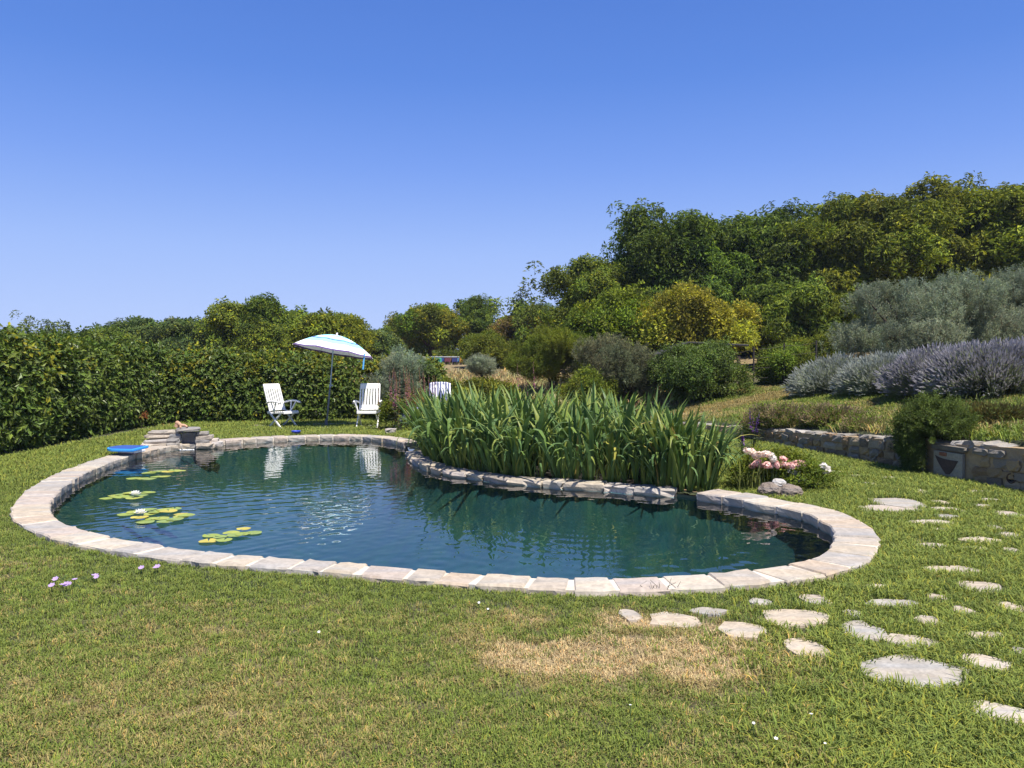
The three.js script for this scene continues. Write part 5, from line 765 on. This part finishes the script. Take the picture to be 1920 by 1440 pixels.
  tag(scatter('dry_grass', long[0], gm, B), 'tall straw coloured grass on the bank below the beehives', 'grass', null, 'stuff');
  // mauve flowers in the lawn
  const petal = (col) => { const g = new GB(); for (let i = 0; i < 6; i++) { const a = i / 6 * 6.283, d = V(Math.cos(a), 0.35, Math.sin(a)).multiplyScalar(0.016), s = V(-Math.sin(a), 0, Math.cos(a)).multiplyScalar(0.007); g.quad(V(0, 0, 0), d.clone().multiplyScalar(0.6).add(s), d, d.clone().multiplyScalar(0.6).sub(s), col); } return g.done(); }, mauve = petal([0.5, 0.36, 0.62]), wht = petal([0.8, 0.8, 0.82]), fm = leafMat([1, 1, 1], { clearcoat: 0 }), stm = std([0.09, 0.14, 0.04]);
  const wild = (name, label, spots, geo, sc) => { const o0 = at(spots[0][0], spots[0][1], 0), root = thing(name, label, 'wildflower', [o0.x, 0, o0.z]); for (const [px, py] of spots) { const p = at(px, py, 0.06), x = p.x - o0.x, z = p.z - o0.z; const f = mesh('bloom', geo, fm, root); f.position.set(x, 0.06, z); f.rotation.set((r() - 0.5) * 0.8 + 0.3, r() * 6, 0); f.scale.setScalar(sc * (0.8 + 0.4 * r())); mesh('stem', tube([V(x, 0, z), V(x, 0.06, z)], 0.002, 0.002, 4), stm, root); } return root; };
  const w1 = wild('wildflower', 'patch of mauve wildflowers low on the lawn at far left', [[124, 1096], [118, 1097], [130, 1095], [104, 1086], [97, 1098], [140, 1087]], mauve, 1.5);
  scatter('leaves', long[1], gm, Array.from({ length: 16 }, () => ({ p: V((r() - 0.4) * 0.3, 0, (r() - 0.5) * 0.25), dir: UP.clone(), twist: r() * 6, s: 0.8, c: [0.07, 0.13, 0.04] })), w1);
  wild('wildflower', 'mauve wildflower alone between the patch and the rim', [[178, 1079], [181, 1082]], mauve, 1.5);
  wild('wildflower', 'pair of mauve wildflowers close to the near rim', [[265, 1065], [295, 1063], [291, 1065]], mauve, 1.4);
  wild('white_clover', 'tiny white flower in the lawn left of the straw patch', [[598, 1185]], wht, 0.55);
  wild('white_clover', 'pair of tiny white flowers below the near rim', [[898, 1130], [915, 1142]], wht, 0.6);
  wild('white_clover', 'tiny white flowers scattered in the lawn below the straw patch', [[1413, 1356], [1521, 1339], [1547, 1394], [1182, 1322], [1455, 1385]], wht, 0.5);
  // weed on the near rim
  const wp = at(1236, 1114, 0.0), wd = thing('rim_weed', 'dark tangled weed growing at the edge of the near rim', 'weed', [wp.x, 0, wp.z]); mesh('stems', merge([0, 1, 2, 3, 4, 5, 6, 7].map(() => { const a = (r() - 0.5) * 0.3; return tube([V(a * 0.4, 0, 0), V(a, 0.04 + 0.03 * r(), (r() - 0.5) * 0.1), V(a + (r() - 0.5) * 0.1, 0.06 + 0.05 * r(), (r() - 0.5) * 0.1)], 0.0026, 0.0014, 4); })), std([0.06, 0.06, 0.04]), wd); scatter('leaves', shrubSpray, greens.deep, leaves([{ c: V(0, 0.05, 0), r: V(0.16, 0.03, 0.05) }], 30, r, { s: 0.16 }), wd);
}

renderer.render(scene, camera);
